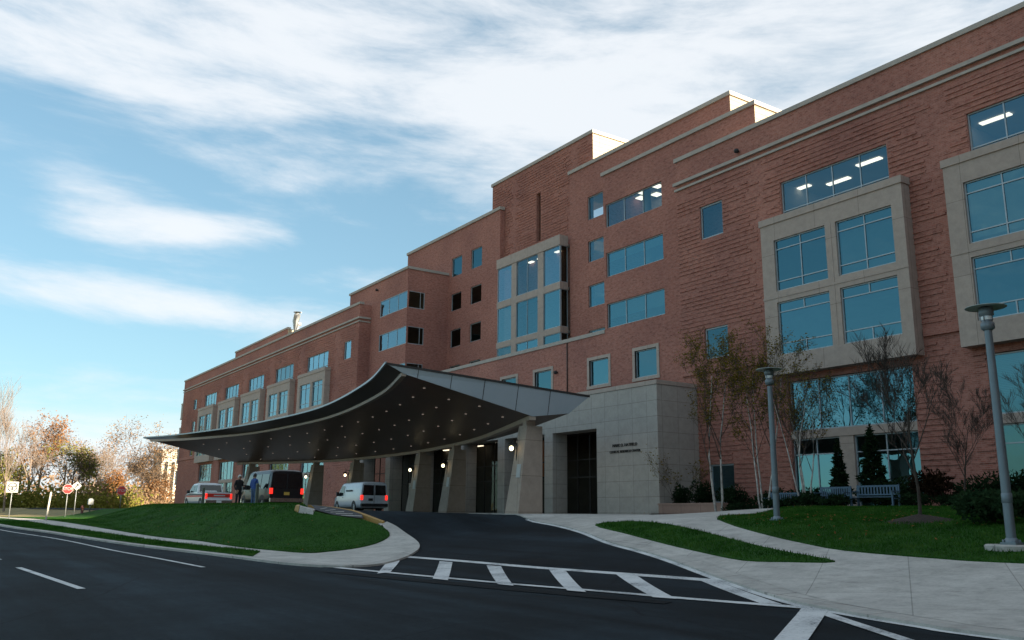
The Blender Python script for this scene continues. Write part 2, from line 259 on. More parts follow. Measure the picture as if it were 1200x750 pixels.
# ------------------------------------------------------------------ mesh helpers
IDM = lambda a, b, z: (a, b, z)
class MB:
    def __init__(s): s.v = []; s.f = []; s.mi = []; s.mats = []; s.cur = 0; s.sm = []
    def mat(s, m):
        if m not in s.mats: s.mats.append(m)
        s.cur = s.mats.index(m); return s
    def face(s, pts, smooth=False):
        b = len(s.v); s.v += [tuple(p) for p in pts]; s.f.append(tuple(range(b, b + len(pts)))); s.mi.append(s.cur); s.sm.append(smooth)
    def faces(s, verts, fs, smooth=False):
        b = len(s.v); s.v += [tuple(p) for p in verts]
        for f in fs: s.f.append(tuple(b + i for i in f)); s.mi.append(s.cur); s.sm.append(smooth)
    def box(s, a0, a1, b0, b1, z0, z1, M=IDM):
        c = [M(a, b, z) for z in (z0, z1) for b in (b0, b1) for a in (a0, a1)]
        s.faces(c, [(0, 1, 3, 2), (4, 6, 7, 5), (0, 4, 5, 1), (2, 3, 7, 6), (0, 2, 6, 4), (1, 5, 7, 3)])
    def hexa(s, lo, hi):
        """frustum-like solid from four low corners and four high corners"""
        s.faces(list(lo) + list(hi), [(3, 2, 1, 0), (4, 5, 6, 7), (0, 1, 5, 4), (1, 2, 6, 5), (2, 3, 7, 6), (3, 0, 4, 7)])
    def tube(s, pts, rads, n=8, cap=True, smooth=True):
        pts = [Vector(p) for p in pts]; rings = []
        up = Vector((0, 0, 1))
        for i, p in enumerate(pts):
            d = (pts[min(i + 1, len(pts) - 1)] - pts[max(i - 1, 0)])
            if d.length < 1e-6: d = Vector((0, 0, 1))
            d.normalize(); a = d.cross(up)
            if a.length < .05: a = d.cross(Vector((1, 0, 0)))
            a.normalize(); b = d.cross(a)
            r = rads[i] if hasattr(rads, '__len__') else rads
            rings.append([p + a * math.cos(2 * math.pi * k / n) * r + b * math.sin(2 * math.pi * k / n) * r for k in range(n)])
        V = [q for R in rings for q in R]; F = []
        for i in range(len(rings) - 1):
            for k in range(n): F.append((i * n + k, i * n + (k + 1) % n, (i + 1) * n + (k + 1) % n, (i + 1) * n + k))
        if cap: F.append(tuple(range(n - 1, -1, -1))); F.append(tuple((len(rings) - 1) * n + k for k in range(n)))
        s.faces(V, F, smooth)
    def lathe(s, c, prof, n=16, smooth=True):
        """prof: list of (radius, z) around a vertical axis through c"""
        V = []; F = []
        for r, z in prof:
            for k in range(n): V.append((c[0] + r * math.cos(2 * math.pi * k / n), c[1] + r * math.sin(2 * math.pi * k / n), c[2] + z))
        for i in range(len(prof) - 1):
            for k in range(n): F.append((i * n + k, i * n + (k + 1) % n, (i + 1) * n + (k + 1) % n, (i + 1) * n + k))
        s.faces(V, F, smooth)
    def disc(s, c, ax, r, th, n=20, r_in=0.0):
        ax = Vector(ax).normalized(); c = Vector(c)
        if r_in: 
            a = ax.cross(Vector((0, 0, 1))); a = a.normalized() if a.length > .05 else Vector((1, 0, 0)); b = ax.cross(a)
            V = []; F = []
            for k in range(n):
                u = a * math.cos(2 * math.pi * k / n) + b * math.sin(2 * math.pi * k / n)
                V += [c + u * r - ax * th / 2, c + u * r + ax * th / 2, c + u * r_in + ax * th / 2, c + u * r_in - ax * th / 2]
            for k in range(n):
                j = (k + 1) % n
                for q in range(4): F.append((k * 4 + q, k * 4 + (q + 1) % 4, j * 4 + (q + 1) % 4, j * 4 + q))
            s.faces(V, F)
        else: s.tube([c - ax * th / 2, c + ax * th / 2], r, n, smooth=False)
    def build(s, name, mat=None, parent=None, loc=None, rotz=0.0):
        me = bpy.data.meshes.new(name); me.from_pydata(s.v, [], s.f)
        ms = s.mats if s.mats else [mat]
        if mat and not s.mats: ms = [mat]
        for m in ms: me.materials.append(m)
        if s.mats:
            for p, i in zip(me.polygons, s.mi): p.material_index = i
        for p, k in zip(me.polygons, s.sm): p.use_smooth = k
        me.update()
        o = bpy.data.objects.new(name, me); COL.objects.link(o)
        if loc is not None: o.location = loc
        if rotz: o.rotation_euler = (0, 0, rotz)
        if parent is not None: o.parent = parent
        return o
def thing(name, label, cat, loc=(0, 0, 0), rotz=0.0, group=None):
    o = bpy.data.objects.new(name, None); COL.objects.link(o); o.location = loc; o.rotation_euler = (0, 0, rotz)
    o.empty_display_size = .3; return tag(o, label, cat, group)
def tag(o, label, cat, group=None):
    o['label'] = label; o['category'] = cat
    if group: o['group'] = group
    return o
def structure(o, kind='structure'): o['kind'] = kind; return o
def copy_tree(o, parent=None):
    c = o.copy(); COL.objects.link(c)
    if parent is not None: c.parent = parent
    for ch in list(o.children): copy_tree(ch, c)
    return c

# ------------------------------------------------------------------ terrain
def S(t):
    t = min(1.0, max(0.0, t)); return t * t * (3 - 2 * t)
def H(X, Y):
    """height of the ground: street at -1.6, forecourt at about -0.15, lawn berm on the left"""
    t = S((-X - 31) / 11); ya = 12 + (10.3 - 12) * t; yb = 27 + (16.0 - 27) * t
    P = -.15 + .15 * t * S((26 - Y) / 6)
    r = .75 * S((-X - 35) / 40) * S((25 - Y) / 12)
    base = -1.6 + r
    z = base + (P - base) * S((Y - ya) / (yb - ya))
    z += .3 * t * math.exp(-((Y - 14.8) / 1.5) ** 2) * S((80 + X) / 12)
    z += .38 * S((X + 33) / 6) * S((Y - 27) / 7) * S((46 - Y) / 1.5)
    return z
def clip_poly(poly, axis, val, keep_less):
    out = []; n = len(poly)
    for i in range(n):
        a, b = poly[i], poly[(i + 1) % n]
        ia = (a[axis] <= val) if keep_less else (a[axis] >= val); ib = (b[axis] <= val) if keep_less else (b[axis] >= val)
        if ia: out.append(a)
        if ia != ib:
            k = (val - a[axis]) / (b[axis] - a[axis]); p = [a[0] + (b[0] - a[0]) * k, a[1] + (b[1] - a[1]) * k]; p[axis] = val; out.append(tuple(p))
    return out
def drape(name, poly, off, mat, cell=.8, skirt=0.0):
    """a sheet following the terrain, cut to a plan outline; skirt makes a raised edge"""
    mb = MB(); xs = [p[0] for p in poly]; ys = [p[1] for p in poly]
    i0, i1 = math.floor(min(xs) / cell), math.ceil(max(xs) / cell); j0, j1 = math.floor(min(ys) / cell), math.ceil(max(ys) / cell)
    for i in range(i0, i1):
        p1 = clip_poly(poly, 0, i * cell, False)
        if len(p1) > 2: p1 = clip_poly(p1, 0, (i + 1) * cell, True)
        if len(p1) < 3: continue
        for j in range(j0, j1):
            q = clip_poly(p1, 1, j * cell, False)
            if len(q) > 2: q = clip_poly(q, 1, (j + 1) * cell, True)
            if len(q) < 3: continue
            ar = sum(q[k][0] * q[(k + 1) % len(q)][1] - q[(k + 1) % len(q)][0] * q[k][1] for k in range(len(q)))
            if abs(ar) < 1e-5: continue
            if ar < 0: q = q[::-1]
            mb.face([(x, y, H(x, y) + off) for x, y in q], True)
    if skirt:
        n = len(poly)
        for k in range(n):
            a, b = poly[k], poly[(k + 1) % n]; m = max(1, int(math.dist(a, b) / cell))
            for s_ in range(m):
                p = [a[0] + (b[0] - a[0]) * s_ / m, a[1] + (b[1] - a[1]) * s_ / m]; q = [a[0] + (b[0] - a[0]) * (s_ + 1) / m, a[1] + (b[1] - a[1]) * (s_ + 1) / m]
                mb.face([(p[0], p[1], H(*p) + off - skirt), (q[0], q[1], H(*q) + off - skirt), (q[0], q[1], H(*q) + off), (p[0], p[1], H(*p) + off)])
    o = mb.build(name, mat)
    bm = bmesh.new(); bm.from_mesh(o.data); bmesh.ops.remove_doubles(bm, verts=bm.verts, dist=.002); bm.to_mesh(o.data); bm.free()
    return structure(o)
def smooth_line(pts, n=6, closed=False):
    out = []; P = [Vector((p[0], p[1])) for p in pts]; m = len(P)
    for i in range(m if closed else m - 1):
        p0 = P[(i - 1) % m] if closed or i > 0 else P[0]; p1 = P[i]; p2 = P[(i + 1) % m]; p3 = P[(i + 2) % m] if closed or i + 2 < m else P[-1]
        for k in range(n):
            t = k / n
            q = .5 * ((2 * p1) + (p2 - p0) * t + (2 * p0 - 5 * p1 + 4 * p2 - p3) * t * t + (3 * p1 - p0 - 3 * p2 + p3) * t ** 3)
            out.append((q.x, q.y))
    if not closed: out.append((P[-1].x, P[-1].y))
    return out
def offset_line(pts, d):
    out = []
    for i, p in enumerate(pts):
        a = Vector(pts[max(i - 1, 0)]); b = Vector(pts[min(i + 1, len(pts) - 1)]); t = (b - a).normalized()
        out.append((p[0] - t.y * d, p[1] + t.x * d))
    return out
def ribbon(name, pts, w0, w1, off, mat, hgt=0.0, cell=.6):
    """strip along a line between two side offsets, draped; hgt > 0 gives a kerb with a vertical face"""
    dense = []
    for a, b in zip(pts[:-1], pts[1:]):
        m = max(1, int(math.dist(a, b) / cell))
        dense += [(a[0] + (b[0] - a[0]) * k / m, a[1] + (b[1] - a[1]) * k / m) for k in range(m)]
    dense.append(pts[-1])
    A = offset_line(dense, w0); B = offset_line(dense, w1); mb = MB()
    for i in range(len(dense) - 1):
        zs = lambda p: (p[0], p[1], H(*p) + off)
        zl = lambda p: (p[0], p[1], H(*p) - .08)
        mb.face([zs(A[i]), zs(A[i + 1]), zs(B[i + 1]), zs(B[i])], True)
        if hgt:
            mb.face([zl(A[i]), zl(A[i + 1]), zs(A[i + 1]), zs(A[i])]); mb.face([zl(B[i + 1]), zl(B[i]), zs(B[i]), zs(B[i + 1])])
    if hgt:
        for q, r_ in ((A[0], B[0]), (A[-1], B[-1])): mb.face([zl(q), zl(r_), zs(r_), zs(q)])
    return structure(mb.build(name, mat))

# ground: one sheet to the horizon
def axis(lo, hi, step, far):
    a = [lo + i * step for i in range(int((hi - lo) / step) + 1)]; d = step; x = a[-1]
    while x < far: d *= 1.35; x += d; a.append(x)
    d = step; x = a[0]
    while x > -far: d *= 1.35; x -= d; a.insert(0, x)
    return a
gx = axis(-130, 30, 1.6, 3000); gy = axis(-12, 60, 1.2, 3000)
V = [(x, y, H(x, y) - .05) for y in gy for x in gx]; n_ = len(gx)
F = [(j * n_ + i, j * n_ + i + 1, (j + 1) * n_ + i + 1, (j + 1) * n_ + i) for j in range(len(gy) - 1) for i in range(n_ - 1)]
g = MB(); g.faces(V, F, True); structure(g.build('ground', DRYG))
# street and drive
KL = [(-200, -6), (-110, 1.0), (-85, 2.6), (-70, 3.6), (-59, 4.9), (-53.3, 6.2), (-46.8, 7.3), (-36.9, 8.8), (-29.9, 9.35), (-26.2, 9.6), (-24.2, 10.3), (-24.1, 11.4), (-25.2, 12.6), (-27, 14.2), (-29.4, 15.9), (-32.2, 17.2), (-35.0, 17.9), (-36.3, 17.95)]
KR = [(-44.0, 27.1), (-38.0, 25.2), (-32.6, 23.25), (-29.0, 22.1), (-25.5, 20.7), (-22.1, 19.05), (-19.2, 17.9), (-16.8, 16.8), (-13.4, 15.0), (-10.7, 13.57), (-9.1, 13.0), (-7.6, 12.62), (-6.4, 12.42), (0, 12.2), (40, 12.2)]
KLs = smooth_line(KL, 4); KRs = smooth_line(KR, 4)
street = [(40, -40), (40, 12.3)] + [p for p in KR[::-1] if p[1] < 13.1 and p[0] < 30] + [(-20, 12.0), (-24.6, 11.2)] + [p for p in KLs[::-1] if p[1] < 11.0] + [(-200, -40)]
drape('street', street, .0, ASPH, 2.0)
PZ = [(-44.0, 27.1), (-52, 30.2), (-62, 32.6), (-75, 33.9), (-86, 33.0), (-95, 30.6), (-108, 27.0), (-150, 24)]
LB = [(-36.3, 17.95), (-38.0, 17.6), (-39.4, 16.9), (-44, 16.2), (-52, 16.6), (-62, 16.6), (-75, 15.4), (-88, 14.6)]
drive = KRs[::-1][-37:] + smooth_line(PZ, 4)[1:] + [(-150, 14.6)] + LB[::-1] + KLs[::-1][1:30] + [(-20, 11.6), (-12, 12.6), (-10.0, 13.2)]
drape('driveway', drive, .008, ASPH2, 1.0)
def poly_line(name, a, b, w, mat=ROADW, off=.018): 
    return ribbon(name, [a, b], -w / 2, w / 2, off, mat, cell=.5)
# painted lines
ribbon('edge_line_marking', smooth_line([(-120, -1.6), (-85, 1.2), (-70, 2.8), (-56.1, 4.41), (-48.5, 5.9), (-42.6, 6.6), (-32.75, 7.03), (-25.9, 7.14)], 4), -.07, .07, .012, ROADW)
poly_line('lane_dash_marking', (-27.9, 2.75), (-20.08, 3.15), .16, off=.012)
for k in range(1, 5): poly_line('lane_dash_marking', (-27.9 - 12.2 * k, 2.75 - .5 * k - .1 * k * k), (-20.08 - 12.2 * k, 3.15 - .42 * k - .1 * k * k), .16, off=.012)
XU = [(-27.2, 14.15), (-23.9, 14.36), (-20.4, 14.47), (-17.7, 14.67), (-14.85, 14.9), (-13.6, 14.95)]
XL = [(-24.0, 10.35), (-21, 10.83), (-16.9, 11.54), (-14.64, 12.1), (-12.5, 12.5), (-10.97, 12.84), (-9.84, 13.1)]
ribbon('crosswalk_marking', smooth_line(XU, 4), -.16, .16, .018, ROADW)
ribbon('crosswalk_marking', smooth_line(XL, 4), -.14, .14, .018, ROADW)
for quad in ([(-26.6, 13.24), (-26.67, 13.75), (-21.53, 10.79), (-21.25, 10.28)], [(-24.43, 13.93), (-23.78, 14.01), (-18.45, 10.76), (-19.08, 10.7)], [(-21.98, 14.09), (-21.26, 14.12), (-16.43, 11.25), (-16.98, 11.19)], [(-19.35, 14.38), (-18.68, 14.43), (-14.44, 11.68), (-14.94, 11.58)], [(-16.85, 14.57), (-16.13, 14.62), (-12.48, 12.29), (-12.96, 12.13)], [(-14.31, 14.81), (-13.8, 14.87), (-10.66, 13.08), (-11.05, 12.94)], [(-10.18, 13.0), (-9.69, 13.04), (-5.5, 6.5), (-5.75, 6.2)]):
    drape('crosswalk_marking', quad, .022, ROADW, .5)
poly_line('crosswalk_marking', (-9.55, 12.72), (-4.5, 9.3), .22, off=.018)
ribbon('gutter_marking', KRs[8:52], -.30, -.14, .016, ROADW)
drape('asphalt_patch', [(-22.5, 9.3), (-19, 9.9), (-15.5, 10.6), (-12.0, 11.5), (-12.2, 11.9), (-16, 11.15), (-19.5, 10.4), (-22.4, 9.9)], .012, PATCH, .5)
drape('asphalt_patch', [(-22.6, 15.2), (-20.6, 14.9), (-19.0, 15.1), (-19.6, 15.8), (-21.8, 15.9)], .016, PATCH, .5)
# pavements and kerbs
ribbon('kerb', KLs, 0, .45, .07, CONCE, hgt=.2)
ribbon('kerb', KRs[:53], -.14, .5, .06, CONCE, hgt=.2)
WF = [(-85, 5.2), (-62.4, 7.0), (-48.7, 9.1), (-37.7, 10.6), (-32.9, 11.1)]
WB = [(-85, 6.6), (-68.6, 8.3), (-56.7, 9.5), (-44.9, 10.75), (-35.0, 11.75), (-31.4, 12.2), (-31.4, 13.2), (-32.2, 15.2), (-33.9, 16.9), (-35.6, 17.4)]
walk = smooth_line(WF, 4) + [(-29.8, 9.8)] + [p for p in offset_line(KLs, .4) if p[0] > -29.6 or p[1] > 12.7] + smooth_line(WB, 4)[::-1]
drape('sidewalk', walk, .075, CONC, .8)
verge = smooth_line(WF, 4) + [(-29.9, 9.85)] + offset_line([p for p in KLs if p[0] < -29.9 and p[0] > -86 and p[1] < 10], .4)[::-1]
drape('verge_lawn', verge, .10, GRASS, .8, .06)
lawn = smooth_line(WB, 4)[:-1] + [(-35.9, 17.4), (-37.2, 17.1), (-38.6, 16.0), (-39.6, 15.5)] + [(-41.2, 15.9), (-44, 16.0), (-52, 16.4), (-62, 16.4), (-75, 15.2), (-85, 14.4)]
drape('berm_lawn', lawn, .12, GRASS, .7, .08)
drape('paver_strip', [(-39.4, 15.75), (-38.4, 16.2), (-37.2, 17.2), (-38.2, 17.5), (-39.6, 16.9), (-41.0, 16.1)], .135, PAVER, .5)
for k in range(5):
    t = k / 5; poly_line('paver_strip', (-37.5 - t * 2.6, 17.25 - t * 1.05), (-38.1 - t * 1.6, 16.5 - t * .65), .08, CONC, .145)
ribbon('kerb', [(-36.2, 17.75), (-37.4, 17.55), (-38.6, 17.3), (-39.7, 16.85), (-41.6, 16.35)], -.02, .11, .15, YELL, hgt=.2)
nose = MB(); nz0 = H(-39.6, 15.4)
nose.mat(CONCE); nose.hexa([(-39.4, 14.9, nz0 - .3), (-38.7, 15.4, nz0 - .3), (-39.7, 16.1, nz0 - .2), (-40.6, 15.4, nz0 - .2)], [(-39.5, 15.05, nz0 + .27), (-38.9, 15.45, nz0 + .1), (-39.8, 16.0, nz0 + .15), (-40.5, 15.4, nz0 + .33)])
nose.mat(YELL); nose.hexa([(-40.65, 15.25, nz0 - .2), (-39.85, 14.85, nz0 - .3), (-39.45, 14.93, nz0 - .3), (-40.62, 15.4, nz0 - .2)], [(-40.55, 15.3, nz0 + .35), (-39.9, 14.98, nz0 + .3), (-39.52, 15.03, nz0 + .28), (-40.52, 15.41, nz0 + .36)])
structure(nose.build('kerb_nose'))
GI = [(-26.5, 21.9), (-25.9, 23.0), (-24.5, 22.9), (-22.5, 22.2), (-19.6, 20.8), (-16.8, 19.4), (-14.8, 18.5), (-12.9, 17.75), (-14.0, 17.4), (-15.2, 17.25), (-17.2, 17.95), (-19.5, 18.85), (-22.9, 20.3)]
LR = [(-22.6, 24.4), (-20.2, 22.6), (-17.46, 20.95), (-15.4, 19.9), (-13.6, 19.15), (-11.0, 18.75), (-9.2, 18.7), (-2, 19.2), (20, 20)]
plaza = offset_line(KRs, .35)[::-1][:] + [p for p in smooth_line(PZ, 4)[1:-1]] + [(-108, 40), (-43, 41), (-42, 40.3), (-34, 38.5), (-29, 34.5), (20, 34.5)]
drape('plaza_pavement', plaza, .065, CONC, 1.0)
drape('island_lawn', smooth_line(GI, 3, True), .10, GRASS, .6, .05)
drape('right_lawn', smooth_line(LR, 3) + [(20, 36), (-24.5, 36), (-26.5, 33), (-24.6, 28.8), (-23.6, 25.6)], .10, GRASS, .7, .05)
drape('planting_bed', [(-43, 38.8), (-35.5, 38.0), (-32, 35.8), (-27, 34.2), (-24, 34.8), (-20, 35.0), (20, 35), (20, 44), (-43, 44)], .12, MULCH, .8)
ring = [(-14.9 + 1.05 * math.cos(a * .3927), 24.6 + 1.15 * math.sin(a * .3927)) for a in range(16)]
mr = MB()
for i in range(16):
    a, b = ring[i], ring[(i + 1) % 16]; mr.face([(a[0], a[1], H(*a) + .08), (b[0], b[1], H(*b) + .08), (-14.9, 24.6, H(-14.9, 24.6) + .3)], True)
structure(mr.build('mulch_ring', MULCH))

# ------------------------------------------------------------------ the hospital
hosp = thing('hospital_building', 'long red brick hospital with stepped roofs, stone bays and blue windows behind the forecourt', 'building', (-71, 44, 0))
class Part:
    """parts of the building are built in world coordinates; their parent stands at the building's base"""
def bpart(mb, name, mat=None, parent=None, label=None):
    o = mb.build(name, mat, parent or hosp)
    if parent is None: o.location = -hosp.location
    if label: o['label'] = label
    return o
def wall(mb, M, a0, a1, z0, z1, ops, reveal=.22):
    cz = sorted({z0, z1} | {z for o in ops for z in (o[2], o[3]) if z0 < z < z1}); ca = sorted({a0, a1} | {a for o in ops for a in (o[0], o[1]) if a0 < a < a1})
    for i in range(len(cz) - 1):
        run = None
        for j in range(len(ca) - 1):
            mz = (cz[i] + cz[i + 1]) / 2; ma = (ca[j] + ca[j + 1]) / 2
            hole = any(o[0] < ma < o[1] and o[2] < mz < o[3] for o in ops)
            if not hole: run = (run[0], ca[j + 1]) if run else (ca[j], ca[j + 1])
            if (hole or j == len(ca) - 2) and run:
                mb.face([M(run[0], 0, cz[i]), M(run[1], 0, cz[i]), M(run[1], 0, cz[i + 1]), M(run[0], 0, cz[i + 1])]); run = None
    for o in ops:
        b = reveal; p0, p1, q0, q1 = o[:4]
        mb.face([M(p0, 0, q0), M(p0, b, q0), M(p0, b, q1), M(p0, 0, q1)]); mb.face([M(p1, 0, q0), M(p1, 0, q1), M(p1, b, q1), M(p1, b, q0)])
        mb.face([M(p0, 0, q0), M(p1, 0, q0), M(p1, b, q0), M(p0, b, q0)]); mb.face([M(p0, 0, q1), M(p0, b, q1), M(p1, b, q1), M(p1, 0, q1)])
def FY(y): return lambda a, b, z: (a, y + b, z)          # wall facing the street
def FX(x): return lambda a, b, z: (x - b, a, z)          # wall facing +X, a runs along Y
def FXn(x): return lambda a, b, z: (x + b, a, z)         # wall facing -X
def window(M, a0, a1, z0, z1, vm=(), hm=(), name='window', glass=GLASS, ft=.075, depth=.10, inset=.12, vrange=None, blind=0.0, fmat=FRAME):
    f = MB(); b0, b1 = inset, inset + depth
    f.box(a0, a0 + ft, b0, b1, z0, z1, M); f.box(a1 - ft, a1, b0, b1, z0, z1, M)
    f.box(a0 + ft, a1 - ft, b0, b1, z0, z0 + ft, M); f.box(a0 + ft, a1 - ft, b0, b1, z1 - ft, z1, M)
    t = ft * .42
    for k, a in enumerate(vm):
        r = (vrange[k] if vrange and vrange[k] else (z0 + ft, z1 - ft)); f.box(a - t, a + t, b0 + .012, b1 - .004, r[0], r[1], M)
    for z in hm: f.box(a0 + ft, a1 - ft, b0 + .006, b1 - .008, z - t, z + t, M)
    fo = bpart(f, name, fmat)
    p = MB(); bp = inset + depth * .6
    p.face([M(a0 + ft * .5, bp, z0 + ft * .5), M(a1 - ft * .5, bp, z0 + ft * .5), M(a1 - ft * .5, bp, z1 - ft * .5), M(a0 + ft * .5, bp, z1 - ft * .5)])
    p.build('pane', glass, fo)
    if blind:
        q = MB(); zb = z1 - (z1 - z0) * blind; k = 0; z = z1 - .05
        while z > zb:
            q.face([M(a0 + .12, b1 + .10, z), M(a1 - .12, b1 + .10, z), M(a1 - .12, b1 + .13, z - .07), M(a0 + .12, b1 + .13, z - .07)]); z -= .085
        q.build('blind', BLIND, fo)
    return fo
rng = random.Random(7)
def courses(mb, M, a0, a1, z0, z1, ops, pitch=.30, seed=1):
    """projecting brick courses of the rusticated walls: short pieces of uneven projection"""
    r = random.Random(seed); z = z0 + pitch * .5; row = 0
    while z < z1 - .12:
        a = a0 + .02; 
        while a < a1 - .03:
            ln = r.choice((.6, .9, 1.2, 1.5)); e = min(a + ln, a1 - .02)
            w = .5 * math.sin(a * 1.15 + row * .85) + r.uniform(-.7, .7)
            pr = max(0.0, .046 + .018 * w) * (r.random() > .07)
            smooth = any(abs(a - s_) < .75 for s_ in SMOOTH)
            if pr > .012 and not smooth:
                segs = [(a, e)]
                for o in ops:
                    if z + .11 > o[2] - .02 and z - .02 < o[3] + .02:
                        ns = []
                        for s0, s1 in segs:
                            if o[0] - .05 > s0: ns.append((s0, min(s1, o[0] - .05)))
                            if o[1] + .05 < s1: ns.append((max(s0, o[1] + .05), s1))
                        segs = [q for q in ns if q[1] - q[0] > .05]
                for s0, s1 in segs:
                    c = [M(s0, -pr, z), M(s1, -pr, z), M(s1, -pr, z + .13), M(s0, -pr, z + .13), M(s0, 0.004, z), M(s1, 0.004, z), M(s1, .004, z + .13), M(s0, .004, z + .13)]
                    mb.faces(c, [(0, 1, 2, 3), (4, 5, 1, 0), (3, 2, 6, 7), (0, 3, 7, 4), (1, 5, 6, 2)])
            a = e
        z += pitch; row += 1
SMOOTH = []
def capstone(mb, M, a0, a1, z, hgt=.3, out=.12, back=.5): mb.box(a0 - out, a1 + out, -out, back, z, z + hgt, M)
ROOF = noisy('flat_roof', (.16, .15, .14), (.22, .21, .2), 1, .9)

BAYS_R = [-30.4, -18.2, -6.0]; BAYS_L = [-112.2, -125.1, -138.0, -150.9, -163.8]
def wing(a0, a1, bays, small, y, depth, right_end, left_end, seed):
    M = FY(y); ops = []
    for c in bays: ops += [(c - 3.76, c + 3.76, 18.42, 20.92), (c - 4.4, c + 4.4, 8.9, 17.6), (c - 4.1, c + 4.1, -.35, 7.98)]
    for s_ in small: ops.append(s_)
    global SMOOTH
    SMOOTH = [c + d for c in bays for d in (-6.1, 6.1)]
    mb = MB(); wall(mb, M, a0, a1, -2.2, 25.4, ops); courses(mb, M, a0, a1, 9.9, 23.0, ops, seed=seed); courses(mb, M, a0, a1, .3, 9.2, ops, seed=seed + 50)
    wall(mb, FX(a1), y, y + depth, -2.2, 25.4, [], 0); wall(mb, FXn(a0), y, y + depth, -2.2, 25.4, [], 0)
    if right_end: 
        SMOOTH = []
        courses(mb, FX(a1), y + .1, y + 1.45, 9.9, 23.0, [], seed=seed + 4)
    # brick ledge that runs between the bays over the ground storey
    edges = [a0] + [e for c in sorted(bays) for e in (c - 4.95, c + 4.95)] + [a1]
    for e0, e1 in zip(edges[0::2], edges[1::2]): mb.box(e0 + .03, e1 - .03, -.16, -.004, 9.35, 9.75, M)
    bpart(mb, 'brick_wall', BRICK)
    c_ = MB(); capstone(c_, M, a0, a1, 25.4)
    for z, h_, o_ in ((23.55, .22, .20), (23.12, .16, .13)): c_.box(a0 - (o_ if left_end else 0), a1 + (o_ if right_end else 0), -o_, -.006, z, z + h_, M)
    if right_end: 
        for z, h_, o_ in ((23.55, .22, .20), (23.12, .16, .13)): c_.box(y + .004, y + 1.45, -o_, -.006, z, z + h_, FX(a1))
    bpart(c_, 'cornice', COPING)
    rf = MB(); rf.face([(a0, y, 25.3), (a1, y, 25.3), (a1, y + depth, 25.3), (a0, y + depth, 25.3)]); bpart(rf, 'roof', ROOF)
    for i, c in enumerate(bays):
        g = GLASS if bays is BAYS_R else GLASSC
        window(M, c - 3.76, c + 3.76, 18.42, 20.92, (c - 1.9, c, c + 1.9), (18.95,), 'window', GLASSI if bays is BAYS_R else g, blind=0 if bays is BAYS_R else (.3, .0, .5, .2, .6)[i])
        # stone bay: a surround 0.8 m proud of the brick with four openings
        MS = FY(y - .8); s_ = MB(); ox = [(c - 3.95, c - .15 - .0), (c + .57, c + 4.2)]
        so_ = [(c - 3.92, c - .14, 13.58, 16.9), (c + .58, c + 4.2, 13.58, 16.9), (c - 3.92, c - .14, 9.55, 12.86), (c + .58, c + 4.2, 9.55, 12.86)]
        wall(s_, MS, c - 4.9, c + 4.9, 8.35, 18.0, so_, .26)
        for M2, s2 in ((FX(c + 4.9), 1), (FXn(c - 4.9), -1)): wall(s_, M2, y - .8, y + .02, 8.35, 18.0, [], 0)
        s_.box(c - 4.97, c + 4.97, -.07, .82, 18.0, 18.42, MS)
        s_.face([(c - 4.9, y - .8, 8.35), (c + 4.9, y - .8, 8.35), (c + 4.9, y + .02, 8.35), (c - 4.9, y + .02, 8.35)])
        s_.box(c - 4.93, c + 4.93, -.03, -.004, 13.14, 13.28, MS); s_.box(c + .17, c + .27, -.02, -.004, 9.6, 16.9, MS)
        bpart(s_, 'stone_bay', STONE)
        for k, (p0, p1, q0, q1) in enumerate(so_):
            m_ = (p0 + p1) / 2
            bl = (.0, .0, .0, .0)[k]
            if bays is BAYS_R: bl = ((.0, .95, 0, 0), (.9, .9, 0, 0), (.5, 0, .3, 0))[i][k]
            if k < 2: window(MS, p0, p1, q0, q1, (m_,), (q0 + .62, q1 - .62), 'bay_window', g, vrange=[None], blind=bl)
            else: 
                window(MS, p0, p1, q0, q1, (m_, m_), (q0 + .72, q1 - .62), 'bay_window', g, vrange=[(q0 + .05, q0 + .72), (q1 - .62, q1 - .05)], blind=bl)
        # ground storey glazing with a stone transom and mullion
        t_ = MB(); t_.box(c - 4.09, c + 4.09, .02, .45, 4.45, 4.92, M); t_.box(c - .78, c + .14, .06, .43, -.3, 4.446, M); bpart(t_, 'stone_transom', STONE)
        window(M, c - 4.09, c + 4.09, 4.93, 7.96, (c - 2.05, c, c + 2.05), (), 'storefront_window', g, inset=.2, blind=.8 if bays is BAYS_R else 0)
        window(M, c - 4.09, c - .79, -.3, 4.44, (c - 2.44,), (3.5,), 'storefront_window', g, inset=.2)
        window(M, c + .15, c + 4.09, -.3, 4.44, (c + 2.1,), (3.5,), 'storefront_window', g, inset=.2)
    for o in small: window(M, *o, (), (), 'small_window', (GLASSI if o[2] > 18 else GLASS) if bays is BAYS_R else GLASSC, ft=.11)
    # what stands behind the glass: floors, back wall
    q = MB(); yb = y + 7.5
    for z in (4.55, 8.6, 13.0, 17.7, 22.2): q.box(a0 + .3, a1 - .3, y + .34, yb, z, z + .32)
    q.box(a0 + .3, a1 - .3, yb, yb + .2, -.4, 22.5); q.box(a0 + .3, a1 - .3, y + .34, yb, -.6, -.36)
    for c in bays:
        for d in (-5.9, 5.9): q.box(c + d - .1, c + d + .1, y + .36, yb, -.3, 22.2)
    bpart(q, 'interior', INTER)
SM_R = [(-41.2, -39.12, 18.85, 21.3), (-41.2, -39.12, 10.3, 12.45), (-41.2, -39.12, .7, 3.2)]
SM_L = [(-103.35, -101.1, 18.85, 21.2), (-103.35, -101.1, 10.3, 12.45), (-175.7, -173.4, 18.9, 20.9), (-175.7, -173.4, 14.4, 16.6), (-175.7, -173.4, 10.0, 12.2)]
wing(-43.4, 14, BAYS_R, SM_R, 44, 26, False, True, 3)
wing(-184, -98.9, BAYS_L, SM_L, 44, 14, True, True, 11)
